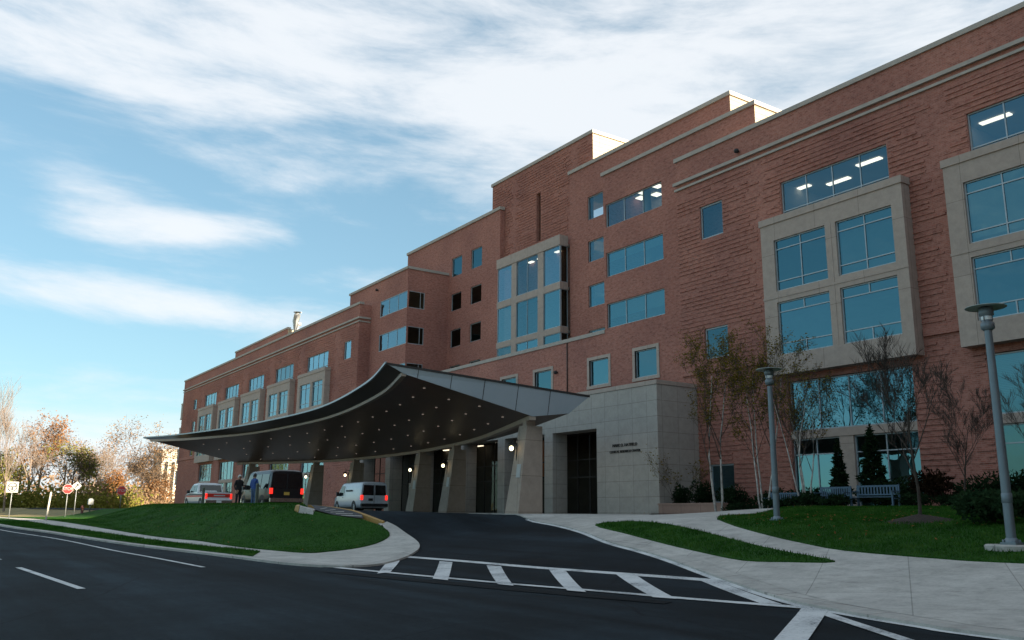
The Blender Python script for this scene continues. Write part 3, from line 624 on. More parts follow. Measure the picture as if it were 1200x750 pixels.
# unseen brick block, added right of the view to shade the forecourt
SMOOTH = []
mb = MB(); wall(mb, FXn(14.0), 2, 44, -2.2, 27.0, [], 0); wall(mb, FY(2), 14.0, 34, -2.2, 27.0, [], 0); wall(mb, FX(34), 2, 60, -2.2, 27.0, [], 0)
mb.face([(14, 2, 27), (34, 2, 27), (34, 60, 27), (14, 60, 27)]); bpart(mb, 'shade_block', BRICK)

# strip-window blocks either side of the recessed centre (front at y = 45.5)
YS = 45.5
rows = [(23.32, 25.36), (19.02, 21.1), (14.7, 16.75)]
lowx = [(-55.55, -53.1), (-49.95, -47.5), (-63.3, -60.8), (-68.7, -66.25), (-76.2, -73.75), (-81.6, -79.15), (-89.3, -86.9), (-94.9, -92.45)]
low = [(a, b, 10.2, 12.33) for a, b in lowx]
M = FY(YS); mb = MB()
wall(mb, M, -98.9, -43.4, -2.2, 14.35, low); bpart(mb, 'podium_wall', BRICK); mb = MB()
opsR = [(-53.22, -46.5, z0, z1) for z0, z1 in rows]
wall(mb, M, -53.5, -37.1, 14.35, 28.0, opsR)
wall(mb, FXn(-53.5), YS, 51, 14.2, 28.0, [], 0)
bpart(mb, 'brick_wall', BRICK); mb = MB()
opsL = [(-96.2, -89.0, z0, z1) for z0, z1 in rows]; opsRet = [(YS + 0, YS + 2.3, z0, z1) for z0, z1 in rows]
wall(mb, M, -105.6, -89.0, 14.35, 28.0, opsL)
wall(mb, FX(-89.0), YS, 51, 14.2, 28.0, opsRet, .02); wall(mb, FXn(-105.6), YS, 58, 25.2, 28.0, [], 0)
bpart(mb, 'brick_wall', BRICK)
cp = MB(); capstone(cp, M, -53.5, -37.1, 28.0, .3, .14); bpart(cp, 'coping', COPING); cp = MB(); capstone(cp, M, -105.6, -89.0, 28.0, .3, .14); cp.box(YS + .5, 51, -.13, .4, 28.0, 28.3, FX(-89.0)); bpart(cp, 'coping', COPING); cp = MB()
cp.box(YS + .5, 58, -.13, .4, 28.0, 28.3, FX(-37.1)); bpart(cp, 'coping', COPING); cp = MB()
cp.box(-89.0, -53.5, -.08, .4, 14.35, 14.66, M)
bpart(cp, 'coping', COPING)
rf = MB()
for a, b in ((-53.5, -37.1), (-105.6, -89.0)): rf.face([(a, YS, 27.9), (b, YS, 27.9), (b, 58, 27.9), (a, 58, 27.9)])
rf.face([(-89, YS, 14.2), (-53.5, YS, 14.2), (-53.5, 53, 14.2), (-89, 53, 14.2)])
bpart(rf, 'roof', ROOF)
for k, (z0, z1) in enumerate(rows):
    window(M, -53.22, -46.5, z0, z1, (-51.0, -48.75), (), 'strip_window', GLASSI if k == 0 else GLASS, blind=(0, .35, .6)[k])
    window(M, -96.2, -89.02, z0, z1, (-93.8, -91.4), (), 'strip_window', GLASSC, inset=.02, depth=.08)
    window(FX(-89.0), YS + .11, YS + 2.28, z0, z1, (YS + 1.75,), (), 'corner_window', GLASSD, inset=.015, depth=.08)
for a, b, z0, z1 in low:
    sur = MB()
    sur.box(a - .26, a, -.06, .12, z0 - .02, z1 + .26, M); sur.box(b, b + .26, -.06, .12, z0 - .02, z1 + .26, M); sur.box(a, b, -.06, .12, z1, z1 + .26, M); sur.box(a - .30, b + .30, -.09, .12, z0 - .26, z0 - .021, M)
    bpart(sur, 'stone_window_trim', STONE)
for o in low: window(M, *o, (), (), 'podium_window', GLASS)
q = MB()
for z in (9.0, 13.7, 18.1, 22.4, 26.8):
    q.box(-53.2, -37.4, YS + .34, 50.7, z, z + .3); q.box(-105, -89.3, YS + .34, 50.7, z, z + .3)
q.box(-53.2, -37.4, 50.7, 50.9, 14.3, 27); q.box(-105, -89.3, 50.7, 50.9, 14.3, 27); q.box(-98, -44, 49.5, 49.7, 8.7, 14.1); q.box(-98, -44, YS + .3, 49.5, 13.72, 14.1); q.box(-98, -44, YS + .3, 49.5, 8.72, 8.98)
for z in (14.0, 18.4, 22.7): q.tube([(-49.9, 47.2, z), (-49.9, 47.2, z + 4)], .32, 12)
bpart(q, 'interior', INTER)
# recessed inner walls (y = 51), tower (y = 51.6), glass bay (y = 50)
YI = 51.0; M = FY(YI)
rI = [(27.6, 29.95), (23.36, 25.45), (18.92, 21.06), (14.75, 16.7)]
wl = [(-88.3, -85.9), (-83.85, -81.45)]
opsA = [(a, b, z0, z1) for a, b in wl for z0, z1 in rI]; opsB = [(-62.3, -59.9, z0, z1) for z0, z1 in rI]
mb = MB(); wall(mb, M, -100, -77.7, 14.1, 33.2, opsA); wall(mb, FX(-77.7), YI, 52, 14.1, 33.2, [], 0); wall(mb, FXn(-100), YI, 72, 25.2, 33.2, [], 0); bpart(mb, 'brick_wall', BRICK); mb = MB(); wall(mb, M, -65.1, -44.0, 14.1, 33.2, opsB)
wall(mb, FXn(-65.1), YI, 52, 14.1, 33.2, [], 0)
bpart(mb, 'brick_wall', BRICK)
cp = MB(); capstone(cp, M, -100, -77.7, 33.2, .35, .14); bpart(cp, 'coping', COPING); cp = MB(); capstone(cp, M, -65.1, -44.0, 33.2, .35, .14); cp.box(YI + .5, 72, -.14, .4, 33.2, 33.55, FX(-44.0)); bpart(cp, 'coping', COPING)
rf = MB(); rf.face([(-100, YI, 33.1), (-77.7, YI, 33.1), (-77.7, 72, 33.1), (-100, 72, 33.1)]); rf.face([(-65.1, YI, 33.1), (-44, YI, 33.1), (-44, 72, 33.1), (-65.1, 72, 33.1)]); bpart(rf, 'roof', ROOF)
for a, b in wl:
    for k, (z0, z1) in enumerate(rI): window(M, a, b, z0, z1, (), (), 'window', GLASS if k == 0 else GLASSD)
for z0, z1 in rI: window(M, -62.3, -59.9, z0, z1, (), (), 'window', GLASSI if z0 > 22 else GLASS)
YT = 51.6; M = FY(YT); mb = MB(); slit = [(-71.6, -70.85, 27.9, 33.3)]
SMOOTH = [-76.5, -66]
wall(mb, M, -80.3, -62.1, 14.1, 36.8, slit, .5); courses(mb, M, -77.6, -65.2, 26.9, 36.4, slit, seed=21); courses(mb, M, -80.2, -62.2, 33.7, 36.4, slit, seed=22)
mb.cur = 0
wall(mb, FXn(-80.3), YT, 66, 33.0, 36.8, [], 0); bpart(mb, 'tower', BRICK)
for x_, y0_, y1_, z0_, z1_ in ((-62.1, YT + .002, 66, 33.0, 36.8), (-44.0, YI + .002, 72, 25.2, 33.2), (-37.1, YS + .002, 58, 25.2, 28.0), (-141.8, 50.002, 57.5, 25.2, 30.2)):
    q = MB(); q.box(x_ - .05, x_ + .004, y0_, y1_, z0_, z1_); bpart(q, 'cream_side_wall', CREAM)  # cream skin on the +X sides, paler than the brick fronts
cp = MB(); capstone(cp, M, -80.3, -62.1, 36.8, .35, .14); cp.box(YT + .5, 66, -.14, .4, 36.8, 37.15, FX(-62.1)); cp.box(YT + .5, 66, -.14, .4, 36.8, 37.15, FXn(-80.3)); bpart(cp, 'coping', COPING)
rf = MB(); rf.face([(-80.3, YT, 36.7), (-62.1, YT, 36.7), (-62.1, 66, 36.7), (-80.3, 66, 36.7)]); bpart(rf, 'roof', ROOF)
q = MB(); q.box(-71.58, -70.87, YT + .4, YT + .46, 27.9, 33.3); o = bpart(q, 'slit_window', GLASSD)
YB = 50.0; M = FY(YB); xs = [(-76.62, -73.9), (-73.0, -69.15), (-68.2, -65.5)]; rz = [(22.05, 25.8), (17.6, 21.35), (14.4, 17.0)]
st = MB(); st.box(-76.75, -65.4, -.05, 1.0, 25.8, 26.85, M)
for a, b in ((-73.9, -73.0), (-69.15, -68.2)): st.box(a, b, 0, .35, 14.2, 25.796, M)
for z0, z1 in ((21.35, 22.05), (17.0, 17.6)):
    for a, b in ((-76.7, -73.904), (-72.996, -69.154), (-68.196, -65.42)): st.box(a, b, -.004, .35, z0, z1, M)
    st.box(YB + .36, YI, .0, .3, z0, z1, FX(-65.42))
bpart(st, 'glass_bay_surround', STONE)
for a, b in xs:
    for z0, z1 in rz: window(M, a, b, z0, z1, (((a + b) / 2,) if b - a > 3 else ()), (), 'bay_glazing', GLASSI if z0 > 22 else GLASS, inset=.06, ft=.06)
for z0, z1 in rz: window(FX(-65.42), YB + .14, YI - .02, z0, z1, (), (), 'bay_glazing', GLASSD, inset=.04, ft=.06)
q = MB()
for z in (17.1, 21.5, 25.9): q.box(-76.5, -65.9, YB + .4, 57, z, z + .3)
q.box(-76.5, -65.9, 57, 57.2, 14.2, 26); bpart(q, 'interior', INTER)
q = MB()
for z in (13.8, 18.2, 22.6, 26.9, 31.0): q.box(-99.7, -78, YI + .34, 56, z, z + .3); q.box(-65, -44.3, YI + .34, 56, z, z + .3)
q.box(-99.7, -78, 56, 56.2, 14.2, 32); q.box(-65, -44.3, 56, 56.2, 14.2, 32); bpart(q, 'interior', INTER)
# downpipe and small wall fittings
q = MB(); q.tube([(-58.5, YS - .06, 14.3), (-58.5, YS - .06, 8.8)], .05, 8); bpart(q, 'downpipe', DARKF)
for x, y, z in ((-37.4, 44, 24.2), (-59.9, YS, 11.9), (-97, YS, 27.0)):
    q = MB(); q.lathe((x, y - .25, z), [(0, -.16), (.13, -.12), (.18, 0), (.13, .13), (0, .17)], 12); q.box(x - .05, x + .05, y - .2, y, z - .05, z + .05); bpart(q, 'security_camera', PLASTIC)
# roof of the left wing: penthouse and flues
mb = MB(); MP = FY(50.0); wall(mb, MP, -171, -141.8, 25.2, 30.2, [], 0); wall(mb, FXn(-171), 50, 57.5, 25.2, 30.2, [], 0); mb.face([(-171, 50, 30.1), (-141.8, 50, 30.1), (-141.8, 57.5, 30.1), (-171, 57.5, 30.1)]); bpart(mb, 'penthouse', BRICK)
cp = MB(); capstone(cp, MP, -171, -141.8, 30.2, .3, .12); bpart(cp, 'coping', COPING)
q = MB(); q.tube([(-138.2, 50, 25.2), (-138.2, 50, 30.9), (-137.6, 50, 32.0), (-137.6, 50, 32.3)], [.55, .55, .5, .7], 14); q.tube([(-140.2, 51, 25.2), (-140.2, 51, 30.6)], .35, 12); q.lathe((-140.2, 51, 30.6), [(.35, 0), (.7, .1), (.7, .5), (0, .7)], 12); bpart(q, 'roof_flue', noisy('flue_metal', (.5, .52, .54), (.6, .62, .64), 2, .4, .6))
# corner bays at the far left end
for z0, z1 in ((18.0, 20.7), (13.6, 15.8), (9.2, 11.4), (5.0, 7.2)):
    window(FXn(-184.7), 44.0, 46.6, z0, z1, (), (), 'corner_window', GLASSC, inset=.02); 
    q = MB(); q.box(-184.75, -183.4, 43.86, 46.7, z1, z1 + .3); q.box(-184.75, -183.4, 43.86, 46.7, z0 - .3, z0); q.box(-184.66, -183.4, 43.9, 43.98, z0, z1); bpart(q, 'corner_bay', STONE)
# lit ceiling lamps behind the glass
def clight(x, y, z, lx, ly):
    q = MB(); q.box(x - lx / 2, x + lx / 2, y - ly / 2, y + ly / 2, z - .07, z); bpart(q, 'ceiling_light', LIGHTP)
for c in BAYS_R:
    for xw, yy in ((c - 2.3, 48.6), (c + .5, 49.6), (c + 2.6, 48.3)): clight(xw * yy / 44, yy, 22.19, 1.7, .4)
clight(-18.6, 46.8, 12.99, 1.4, .3)
for x, y in ((-51.9, 48.7), (-50.1, 48.6), (-51.6, 49.9), (-53.0, 49.4)): clight(x, y, 26.78, .7, .7)
for x, y in ((-72.3, 51.6), (-70.6, 51.6), (-71.5, 53.4), (-70.2, 53.4), (-67.6, 51.6), (-67.8, 53.6)): clight(x, y, 25.88, .75, .75)
for x, y in ((-91, 46.6), (-90.4, 47.8), (-92.2, 48), (-94.5, 47)): clight(x, y, 26.78, .9, .5)
clight(-61, 52.6, 26.88, .8, .5); clight(-43.0, 48.4, 22.19, .6, .4)

# ------------------------------------------------------------------ stone entrance front
YE = 40.2; M = FY(YE); XL_ = -88.9
st = MB(); wall(st, M, -48.36, -42.1, -1, 8.42, [], 0); wall(st, M, XL_, -48.36, 5.9, 8.42, [], 0)
wall(st, FX(-42.1), YE, 44, -1, 8.42, [], 0); wall(st, FX(-42.1 - 6.26), YE, YE + 1.4, -1, 5.9, [], 0); wall(st, FXn(-48.36), YE, 47.8, -1, 6.6, [], 0); wall(st, FXn(XL_), YE, YS, 5.9, 8.42, [], 0)
st.face([(XL_, YE, 5.9), (-48.36, YE, 5.9), (-48.36, YE + 1.6, 5.9), (XL_, YE + 1.6, 5.9)])
bpart(st, 'stone_front', GRANITE)
cp = MB(); cp.box(XL_ - .05, -42.05, -.05, .5, 8.42, 8.70, M); cp.box(YE + .5, 44, -.05, .4, 8.42, 8.70, FX(-42.1)); bpart(cp, 'coping', STONE)
rf = MB(); rf.face([(XL_, YE, 8.35), (-42.1, YE, 8.35), (-42.1, YS, 8.35), (XL_, YS, 8.35)]); bpart(rf, 'roof', ROOF)
for x in (-54.13, -60.7, -67.3, -75.1, -81.7, -88.3):
    q = MB(); q.box(x - .52, x + .52, YE + .003, YE + 1.4, -1, 5.9); bpart(q, 'pilaster', GRANITE)
px_ = [-88.3, -81.7, -75.1, -67.3, -60.7, -54.13, -47.84]
for a, b in zip(px_[:-1], px_[1:]):
    Mg = FY(YE + 1.42); a0, a1 = a + .3, b - .3; m_ = (a0 + a1) / 2
    window(Mg, a0, a1, -.2, 5.88, (a0 + 1.4, m_, a1 - 1.4), (2.6, 3.9), 'entrance_glazing', GLASSE, inset=.05, ft=.09, fmat=DARKF)
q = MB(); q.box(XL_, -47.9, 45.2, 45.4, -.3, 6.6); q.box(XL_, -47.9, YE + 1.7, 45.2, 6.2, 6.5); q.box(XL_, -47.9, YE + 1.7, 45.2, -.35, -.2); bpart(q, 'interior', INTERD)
q = MB()
for a, b in zip(px_[:-1], px_[1:]): 
    if a in (-67.3,): q.box(a + .6, b - .6, YE + 4.8, YE + 4.9, 3.0, 6.1)
bpart(q, 'wood_panel', WOOD)
clight(-63.9, 43.2, 6.15, 4.4, .5); clight(-50.2, 43.6, 6.15, .9, .25); clight(-71, 44.5, 6.15, 1.2, .25); clight(-78, 45, 6.15, 1.2, .25)
q = MB(); q.lathe((-51.2, 44, 3.4), [(0, -.14), (.14, 0), (0, .14)], 12); bpart(q, 'ceiling_light', WARMG)
def text_mesh(name, body, size, M4, mat, parent=None, depth=.02, spacing=1.0):
    cu = bpy.data.curves.new(name, 'FONT'); cu.body = body; cu.size = size; cu.extrude = depth; cu.align_x = 'CENTER'; cu.align_y = 'CENTER'; cu.space_character = spacing; cu.space_line = 1.15
    tmp = bpy.data.objects.new(name, cu); COL.objects.link(tmp); bpy.context.view_layer.update()
    me = bpy.data.meshes.new_from_object(tmp.evaluated_get(bpy.context.evaluated_depsgraph_get())); bpy.data.objects.remove(tmp, do_unlink=True)
    me.transform(M4); me.materials.clear(); me.materials.append(mat)
    for p in me.polygons: p.material_index = 0
    o = bpy.data.objects.new(name, me); COL.objects.link(o)
    if parent is not None: o.parent = parent
    return o
rot = Matrix.Rotation(math.pi / 2, 4, 'X')
for body, z, s_ in (('MARK O. HATFIELD', 4.55, .29), ('CLINICAL RESEARCH CENTER', 4.12, .235)):
    o = text_mesh('lettering', body, s_, Matrix.Translation((-45.35, YE - .03, z)) @ rot, DARKF, hosp, .02); o.location = -hosp.location

# ------------------------------------------------------------------ entrance canopy
can = thing('entrance_canopy', 'sweeping dark metal entrance canopy with upturned front edge over stone columns', 'canopy', (-68, 28, 0))
def cpart(mb, name, mat=None, parent=None): 
    o = mb.build(name, mat, parent or can)
    if parent is None: o.location = -can.location
    return o
def resample(pts, n):
    d = smooth3(pts); L = [0]
    for a, b in zip(d[:-1], d[1:]): L.append(L[-1] + (b - a).length)
    out = []; j = 0
    for i in range(n):
        t = L[-1] * i / (n - 1)
        while j < len(L) - 2 and L[j + 1] < t: j += 1
        k = (t - L[j]) / max(1e-9, L[j + 1] - L[j]); out.append(d[j].lerp(d[j + 1], min(1, max(0, k))))
    return out
def smooth3(pts, n=10):
    P = [Vector(p) for p in pts]; out = []
    for i in range(len(P) - 1):
        p0, p1, p2, p3 = P[max(i - 1, 0)], P[i], P[i + 1], P[min(i + 2, len(P) - 1)]
        for k in range(n):
            t = k / n; out.append(.5 * ((2 * p1) + (p2 - p0) * t + (2 * p0 - 5 * p1 + 4 * p2 - p3) * t * t + (3 * p1 - p0 - 3 * p2 + p3) * t ** 3))
    out.append(P[-1]); return out
NS = 61
cF = resample([(-40.7, 19.7, 7.5), (-48, 22.0, 7.5), (-59.6, 24.4, 7.5), (-69, 25.0, 7.5), (-82.4, 24.3, 7.5), (-95, 22.2, 7.5), (-100.7, 20.3, 7.5)], NS)
cG = resample([(-40.4, 20.6, 7.0), (-48, 23.1, 7.0), (-59.3, 25.5, 7.0), (-68.6, 26.3, 7.0), (-81.6, 25.8, 7.0), (-92.5, 23.0, 7.0), (-99.2, 20.8, 7.15)], NS)
cR = resample([(-37.9, 27.1, 5.0), (-50.7, 32.0, 5.0), (-60, 34.4, 5.0), (-69, 35.7, 5.0), (-77.7, 35.9, 5.0), (-86.4, 34.7, 5.0), (-97.0, 29.6, 5.0)], NS)
cB0 = []; cB1 = []
for i, p in enumerate(cR):
    t = (cR[min(i + 1, NS - 1)] - cR[max(i - 1, 0)]).normalized(); nrm = Vector((t.y, -t.x, 0))
    if nrm.y < 0: nrm = -nrm
    k = i / (NS - 1)
    cB0.append(p + nrm * 2.0 + Vector((0, 0, .22))); cB1.append(p + nrm * 3.2 + Vector((0, 0, 1.2)))
def strip(mb, A, B, smooth=True):
    n = len(A); mb.faces(list(A) + list(B), [(i, i + 1, n + i + 1, n + i) for i in range(n - 1)], smooth)
q = MB(); strip(q, cF, cG); cpart(q, 'fascia', FASCD)
q = MB(); strip(q, cG, cR); cpart(q, 'soffit', SOFFIT)
q = MB(); strip(q, cR, cB0); strip(q, cB0, cB1); cpart(q, 'rear_soffit', SOFFIT)
q = MB(); T0 = [p + Vector((0, 0, .02)) for p in cF]; strip(q, T0, cB1); cpart(q, 'roof', METALP)
# end panels with joints
def endpanel(i, sgn):
    prof = [cF[i], cG[i], cR[i], cB0[i], cB1[i]]
    q = MB(); ax = (cB1[i] - cF[i]); ax.z = 0; ax.normalize(); out = Vector((ax.y, -ax.x, 0)) * sgn * .04
    q.face([p + out for p in prof]); 
    n = len(prof)
    for k in range(n): q.face([prof[k], prof[(k + 1) % n], prof[(k + 1) % n] + out, prof[k] + out])
    e = cpart(q, 'end_panel', METALP)
    j = MB(); top = lambda t: cF[i].lerp(cB1[i], t)
    def bot(t):
        s_ = t * (cB1[i] - cF[i]).length; pts = prof[:4]; best = None
        for a, b in zip(pts[:-1], pts[1:]):
            da = (a - cF[i]).dot((cB1[i] - cF[i]).normalized()); db = (b - cF[i]).dot((cB1[i] - cF[i]).normalized())
            if da <= s_ <= db: return a.lerp(b, (s_ - da) / (db - da))
        return prof[3]
    for t in (.155, .315, .475, .64, .80):
        a, b = top(t), bot(t); w = ax * .018; j.face([a - w + out * 1.15, a + w + out * 1.15, b + w + out * 1.15, b - w + out * 1.15])
    j.faces([cF[i] + out * 1.6 + Vector((0, 0, .05)), cB1[i] + out * 1.6 + Vector((0, 0, .05)), cB1[i] + out * 1.6 - Vector((0, 0, .07)), cF[i] + out * 1.6 - Vector((0, 0, .07))], [(0, 1, 2, 3)])
    j.build('panel_joint', DARKF, e)
endpanel(0, 1); endpanel(NS - 1, -1)
def trim(curve, r, name, mat, dz=0.0, w=.14, hh=.12):
    q = MB(); n = len(curve); ring = []
    for i, p in enumerate(curve):
        t = (curve[min(i + 1, n - 1)] - curve[max(i - 1, 0)]).normalized(); s_ = Vector((t.y, -t.x, 0)).normalized()
        c = p + Vector((0, 0, dz)); ring.append([c - s_ * w - Vector((0, 0, hh)), c + s_ * w - Vector((0, 0, hh)), c + s_ * w + Vector((0, 0, hh)), c - s_ * w + Vector((0, 0, hh))])
    V = [v for r_ in ring for v in r_]; F = [(i * 4 + k, i * 4 + (k + 1) % 4, i * 4 + 4 + (k + 1) % 4, i * 4 + 4 + k) for i in range(n - 1) for k in range(4)] + [(0, 1, 2, 3), ((n - 1) * 4 + 3, (n - 1) * 4 + 2, (n - 1) * 4 + 1, (n - 1) * 4)]
    q.faces(V, F); return cpart(q, name, mat)
trim(cG, 0, 'soffit_trim', BEIGE, -.02, .13, .11); trim(cR, 0, 'soffit_trim', BEIGE, -.05, .17, .14); trim(cF, 0, 'edge_trim', METALP, .03, .05, .06)
# seams of the soffit panels
q = MB()
for i in range(2, NS - 2, 2):
    a, b = cG[i], cR[i]; t = (cR[i + 1] - cR[i - 1]).normalized() * .012; dn = Vector((0, 0, -.012)); q.face([a - t + dn, a + t + dn, b + t + dn, b - t + dn])
cpart(q, 'soffit_seam', FASCD)
# downlights
for row, fr in enumerate((.20, .42, .64, .86)):
    for i in range(2 + row % 2, NS - 3, 4):
        p = cG[i].lerp(cR[i], fr); q = MB(); q.disc(p + Vector((0, 0, -.03)), (0, 0, 1), .07, .05, 12); cpart(q, 'downlight', DOWNL)
# tapered columns with wall lamps and notices
def column(i, lamp=True, sign=True):
    p = cR[i]; t = (cR[max(i - 1, 0)] - cR[min(i + 1, NS - 1)]).normalized(); r = Vector((-.10, .995, 0)); t = Vector((.995, .10, 0))
    g0 = H(p.x, p.y) - .3; P = lambda a, b, z: p + t * a + r * b - Vector((0, 0, p.z)) + Vector((0, 0, z))
    zt = p.z - .42; q = MB()
    fr = lambda z: -1.0 + .62 * (z - g0) / (zt - g0)           # front face leans back
    lw = lambda z: -.80 + .50 * (z - g0) / (zt - g0)           # left face leans in
    lo = [P(lw(g0), fr(g0), g0), P(.34, fr(g0), g0), P(.34, .75, g0), P(lw(g0), .75, g0)]; hi = [P(lw(zt), fr(zt), zt), P(.34, fr(zt), zt), P(.34, .75, zt), P(lw(zt), .75, zt)]
    q.hexa(lo, hi)
    q.hexa([P(-.05, -.34, zt), P(.25, -.34, zt), P(.25, .3, zt), P(-.05, .3, zt)], [P(-.05, -.34, p.z - .12), P(.25, -.34, p.z - .12), P(.25, .3, p.z - .12), P(-.05, .3, p.z - .12)])
    c = cpart(q, 'column', COLST)
    if lamp:
        z = 3.35; f_ = fr(z); q = MB(); m_ = (lw(z) + .1) / 2 - .1
        q.mat(DARKF); q.tube([P(m_, f_ + .02, z + .45), P(m_, f_ - .30, z + .5), P(m_, f_ - .42, z + .3)], .03, 8); q.lathe(P(m_, f_ - .42, z + .12), [(.03, .2), (.2, .12), (.21, .08), (.03, .1)], 14); q.tube([P(m_, f_ - .05, z + .3), P(m_, f_ - .05, z - .8)], .035, 8)
        q.build('wall_lamp', None, c)
        q = MB(); q.lathe(P(m_, f_ - .42, z), [(0, -.14), (.07, -.12), (.12, -.03), (.11, .06), (.05, .12), (0, .13)], 14); q.build('lamp_globe', WARMG, c)
    if sign:
        q = MB(); z = 2.15; q.hexa([P(-.12, fr(z - .35) - .03, z - .35), P(.2, fr(z - .35) - .03, z - .35), P(.2, fr(z - .35) + .01, z - .35), P(-.12, fr(z - .35) + .01, z - .35)], [P(-.12, fr(z + .35) - .03, z + .35), P(.2, fr(z + .35) - .03, z + .35), P(.2, fr(z + .35) + .01, z + .35), P(-.12, fr(z + .35) + .01, z + .35)])
        q.build('notice', SIGNW, c)
idx = lambda x: min(range(NS), key=lambda i: abs(cR[i].x - x))
for x, l_, s_ in ((-38.4, 1, 1), (-57.0, 1, 1), (-65.2, 1, 1), (-79.6, 1, 0), (-86.6, 1, 0), (-95.5, 0, 0)): column(idx(x), l_, s_)

# ------------------------------------------------------------------ street lamps
HOOD = noisy('hood_frosted', (.26, .31, .30), (.33, .38, .36), 3, .35)
def street_lamp(x, y, hgt, label, pad):
    z = H(x, y) + .08; t = thing('street_lamp', label, 'street lamp', (x, y, z), 0, 'street lamps on the lawn')
    if pad: q = MB(); q.lathe((0, 0, -.25), [(.55, 0), (.55, .30), (.52, .33), (0, .33)], 24, False); q.build('footing', CONCE, t); b = .08
    else: b = 0
    q = MB(); q.box(-.17, .17, -.17, .17, b, b + .05)
    for a in (-.12, .12):
        for c in (-.12, .12): q.lathe((a, c, b + .05), [(.025, 0), (.025, .05), (0, .06)], 6)
    q.lathe((0, 0, b + .05), [(.15, 0), (.14, .06), (.10, .10)], 16); q.build('base_plate', LAMPG, t)
    q = MB(); q.lathe((0, 0, b), [(.105, .1), (.10, 1.5), (.092, hgt * .6), (.082, hgt - .62)], 18); q.lathe((0, 0, b), [(.105, .9), (.112, .91), (.112, 1.1), (.105, 1.11)], 18); q.build('pole', LAMPG, t)
    q = MB(); q.lathe((0, 0, hgt - .58), [(.10, 0), (.15, .04), (.15, .16), (.115, .20), (.115, .26)], 20); q.lathe((0, 0, hgt - .10), [(.115, -.16), (.16, -.12), (.16, .04), (.09, .08), (.06, .14)], 20)
    for k in range(4): a = k * math.pi / 2; q.tube([(math.cos(a) * .13, math.sin(a) * .13, hgt - .36), (math.cos(a) * .13, math.sin(a) * .13, hgt - .2)], .012, 6)
    q.build('lamp_head', LAMPG, t)
    q = MB(); q.lathe((0, 0, hgt - .34), [(.118, 0), (.122, .04), (.122, .12), (.11, .16)], 16); q.build('lens', noisy('lamp_lens', (.78, .80, .80), (.86, .88, .88), 3, .2), t)
    q = MB(); q.lathe((0, 0, hgt - .02), [(.06, .0), (.43, -.03), (.445, -.02), (.43, -.008), (.12, .03), (0, .04)], 28); q.build('lamp_hood', HOOD, t)
    return t
street_lamp(-19.7, 24.15, 5.15, 'grey lamp post on the lawn tip beside the golden birch, the farther one', False)
street_lamp(-10.15, 20.24, 5.48, 'grey lamp post on a round concrete footing by the junipers, nearest the street', True)

# ------------------------------------------------------------------ benches, low wall
def bench(x0, x1, y, label):
    w = x1 - x0; z = H((x0 + x1) / 2, y) + .12
    t = thing('park_bench', label, 'bench', ((x0 + x1) / 2, y, z), 0, 'blue benches along the planting bed'); h2 = w / 2
    q = MB()
    for k in range(5): q.box(-h2 + .06, h2 - .06, -.22 + k * .1, -.14 + k * .1, .42, .455)
    q.build('seat', BENCHB, t)
    q = MB(); q.box(-h2 + .06, h2 - .06, .27, .32, .88, .96); q.box(-h2 + .06, h2 - .06, .25, .29, .52, .58)
    n = 13
    for k in range(n):
        a = -h2 + .12 + (w - .24) * k / (n - 1); q.box(a - .035, a + .035, .262, .292, .58, .88)
    q.build('backrest', BENCHB, t)
    for a in (-h2, h2 - .07):
        q = MB(); q.box(a, a + .07, -.24, -.17, 0, .66); q.hexa([(a, .24, 0), (a + .07, .24, 0), (a + .07, .32, 0), (a, .32, 0)], [(a, .28, .98), (a + .07, .28, .98), (a + .07, .35, .98), (a, .35, .98)]); q.box(a + .005, a + .065, -.17, .25, .34, .40); q.build('leg', BENCHB, t)
        q = MB(); q.box(a - .01, a + .08, -.28, .30, .66, .70); q.build('armrest', BENCHB, t)
    return t
bench(-31.1, -29.25, 37.4, 'blue slatted bench half hidden behind the farther lamp post')
bench(-27.3, -25.6, 36.5, 'blue slatted bench between the leafy birch clump and the dark conifer')
bench(-24.6, -22.5, 35.5, 'blue slatted bench in front of the conical dark evergreen, nearest of the benches')
pw = MB(); 
for (ax, ay), (bx, by) in (((-41.9, 39.9), (-35.3, 38.5)),):
    d = Vector((bx - ax, by - ay, 0)); L = d.length; d.normalize(); n = Vector((-d.y, d.x, 0)); P = lambda a, b, z: Vector((ax, ay, 0)) + d * a + n * b + Vector((0, 0, z)); 
    pw.box(0, L, 0, .4, -.6, .52, P); pw.box(-.04, L + .04, -.04, .44, .52, .62, P)
tag(pw.build('planter_wall', PINK), 'low pink stone planter wall beside the stone entrance block', 'wall')

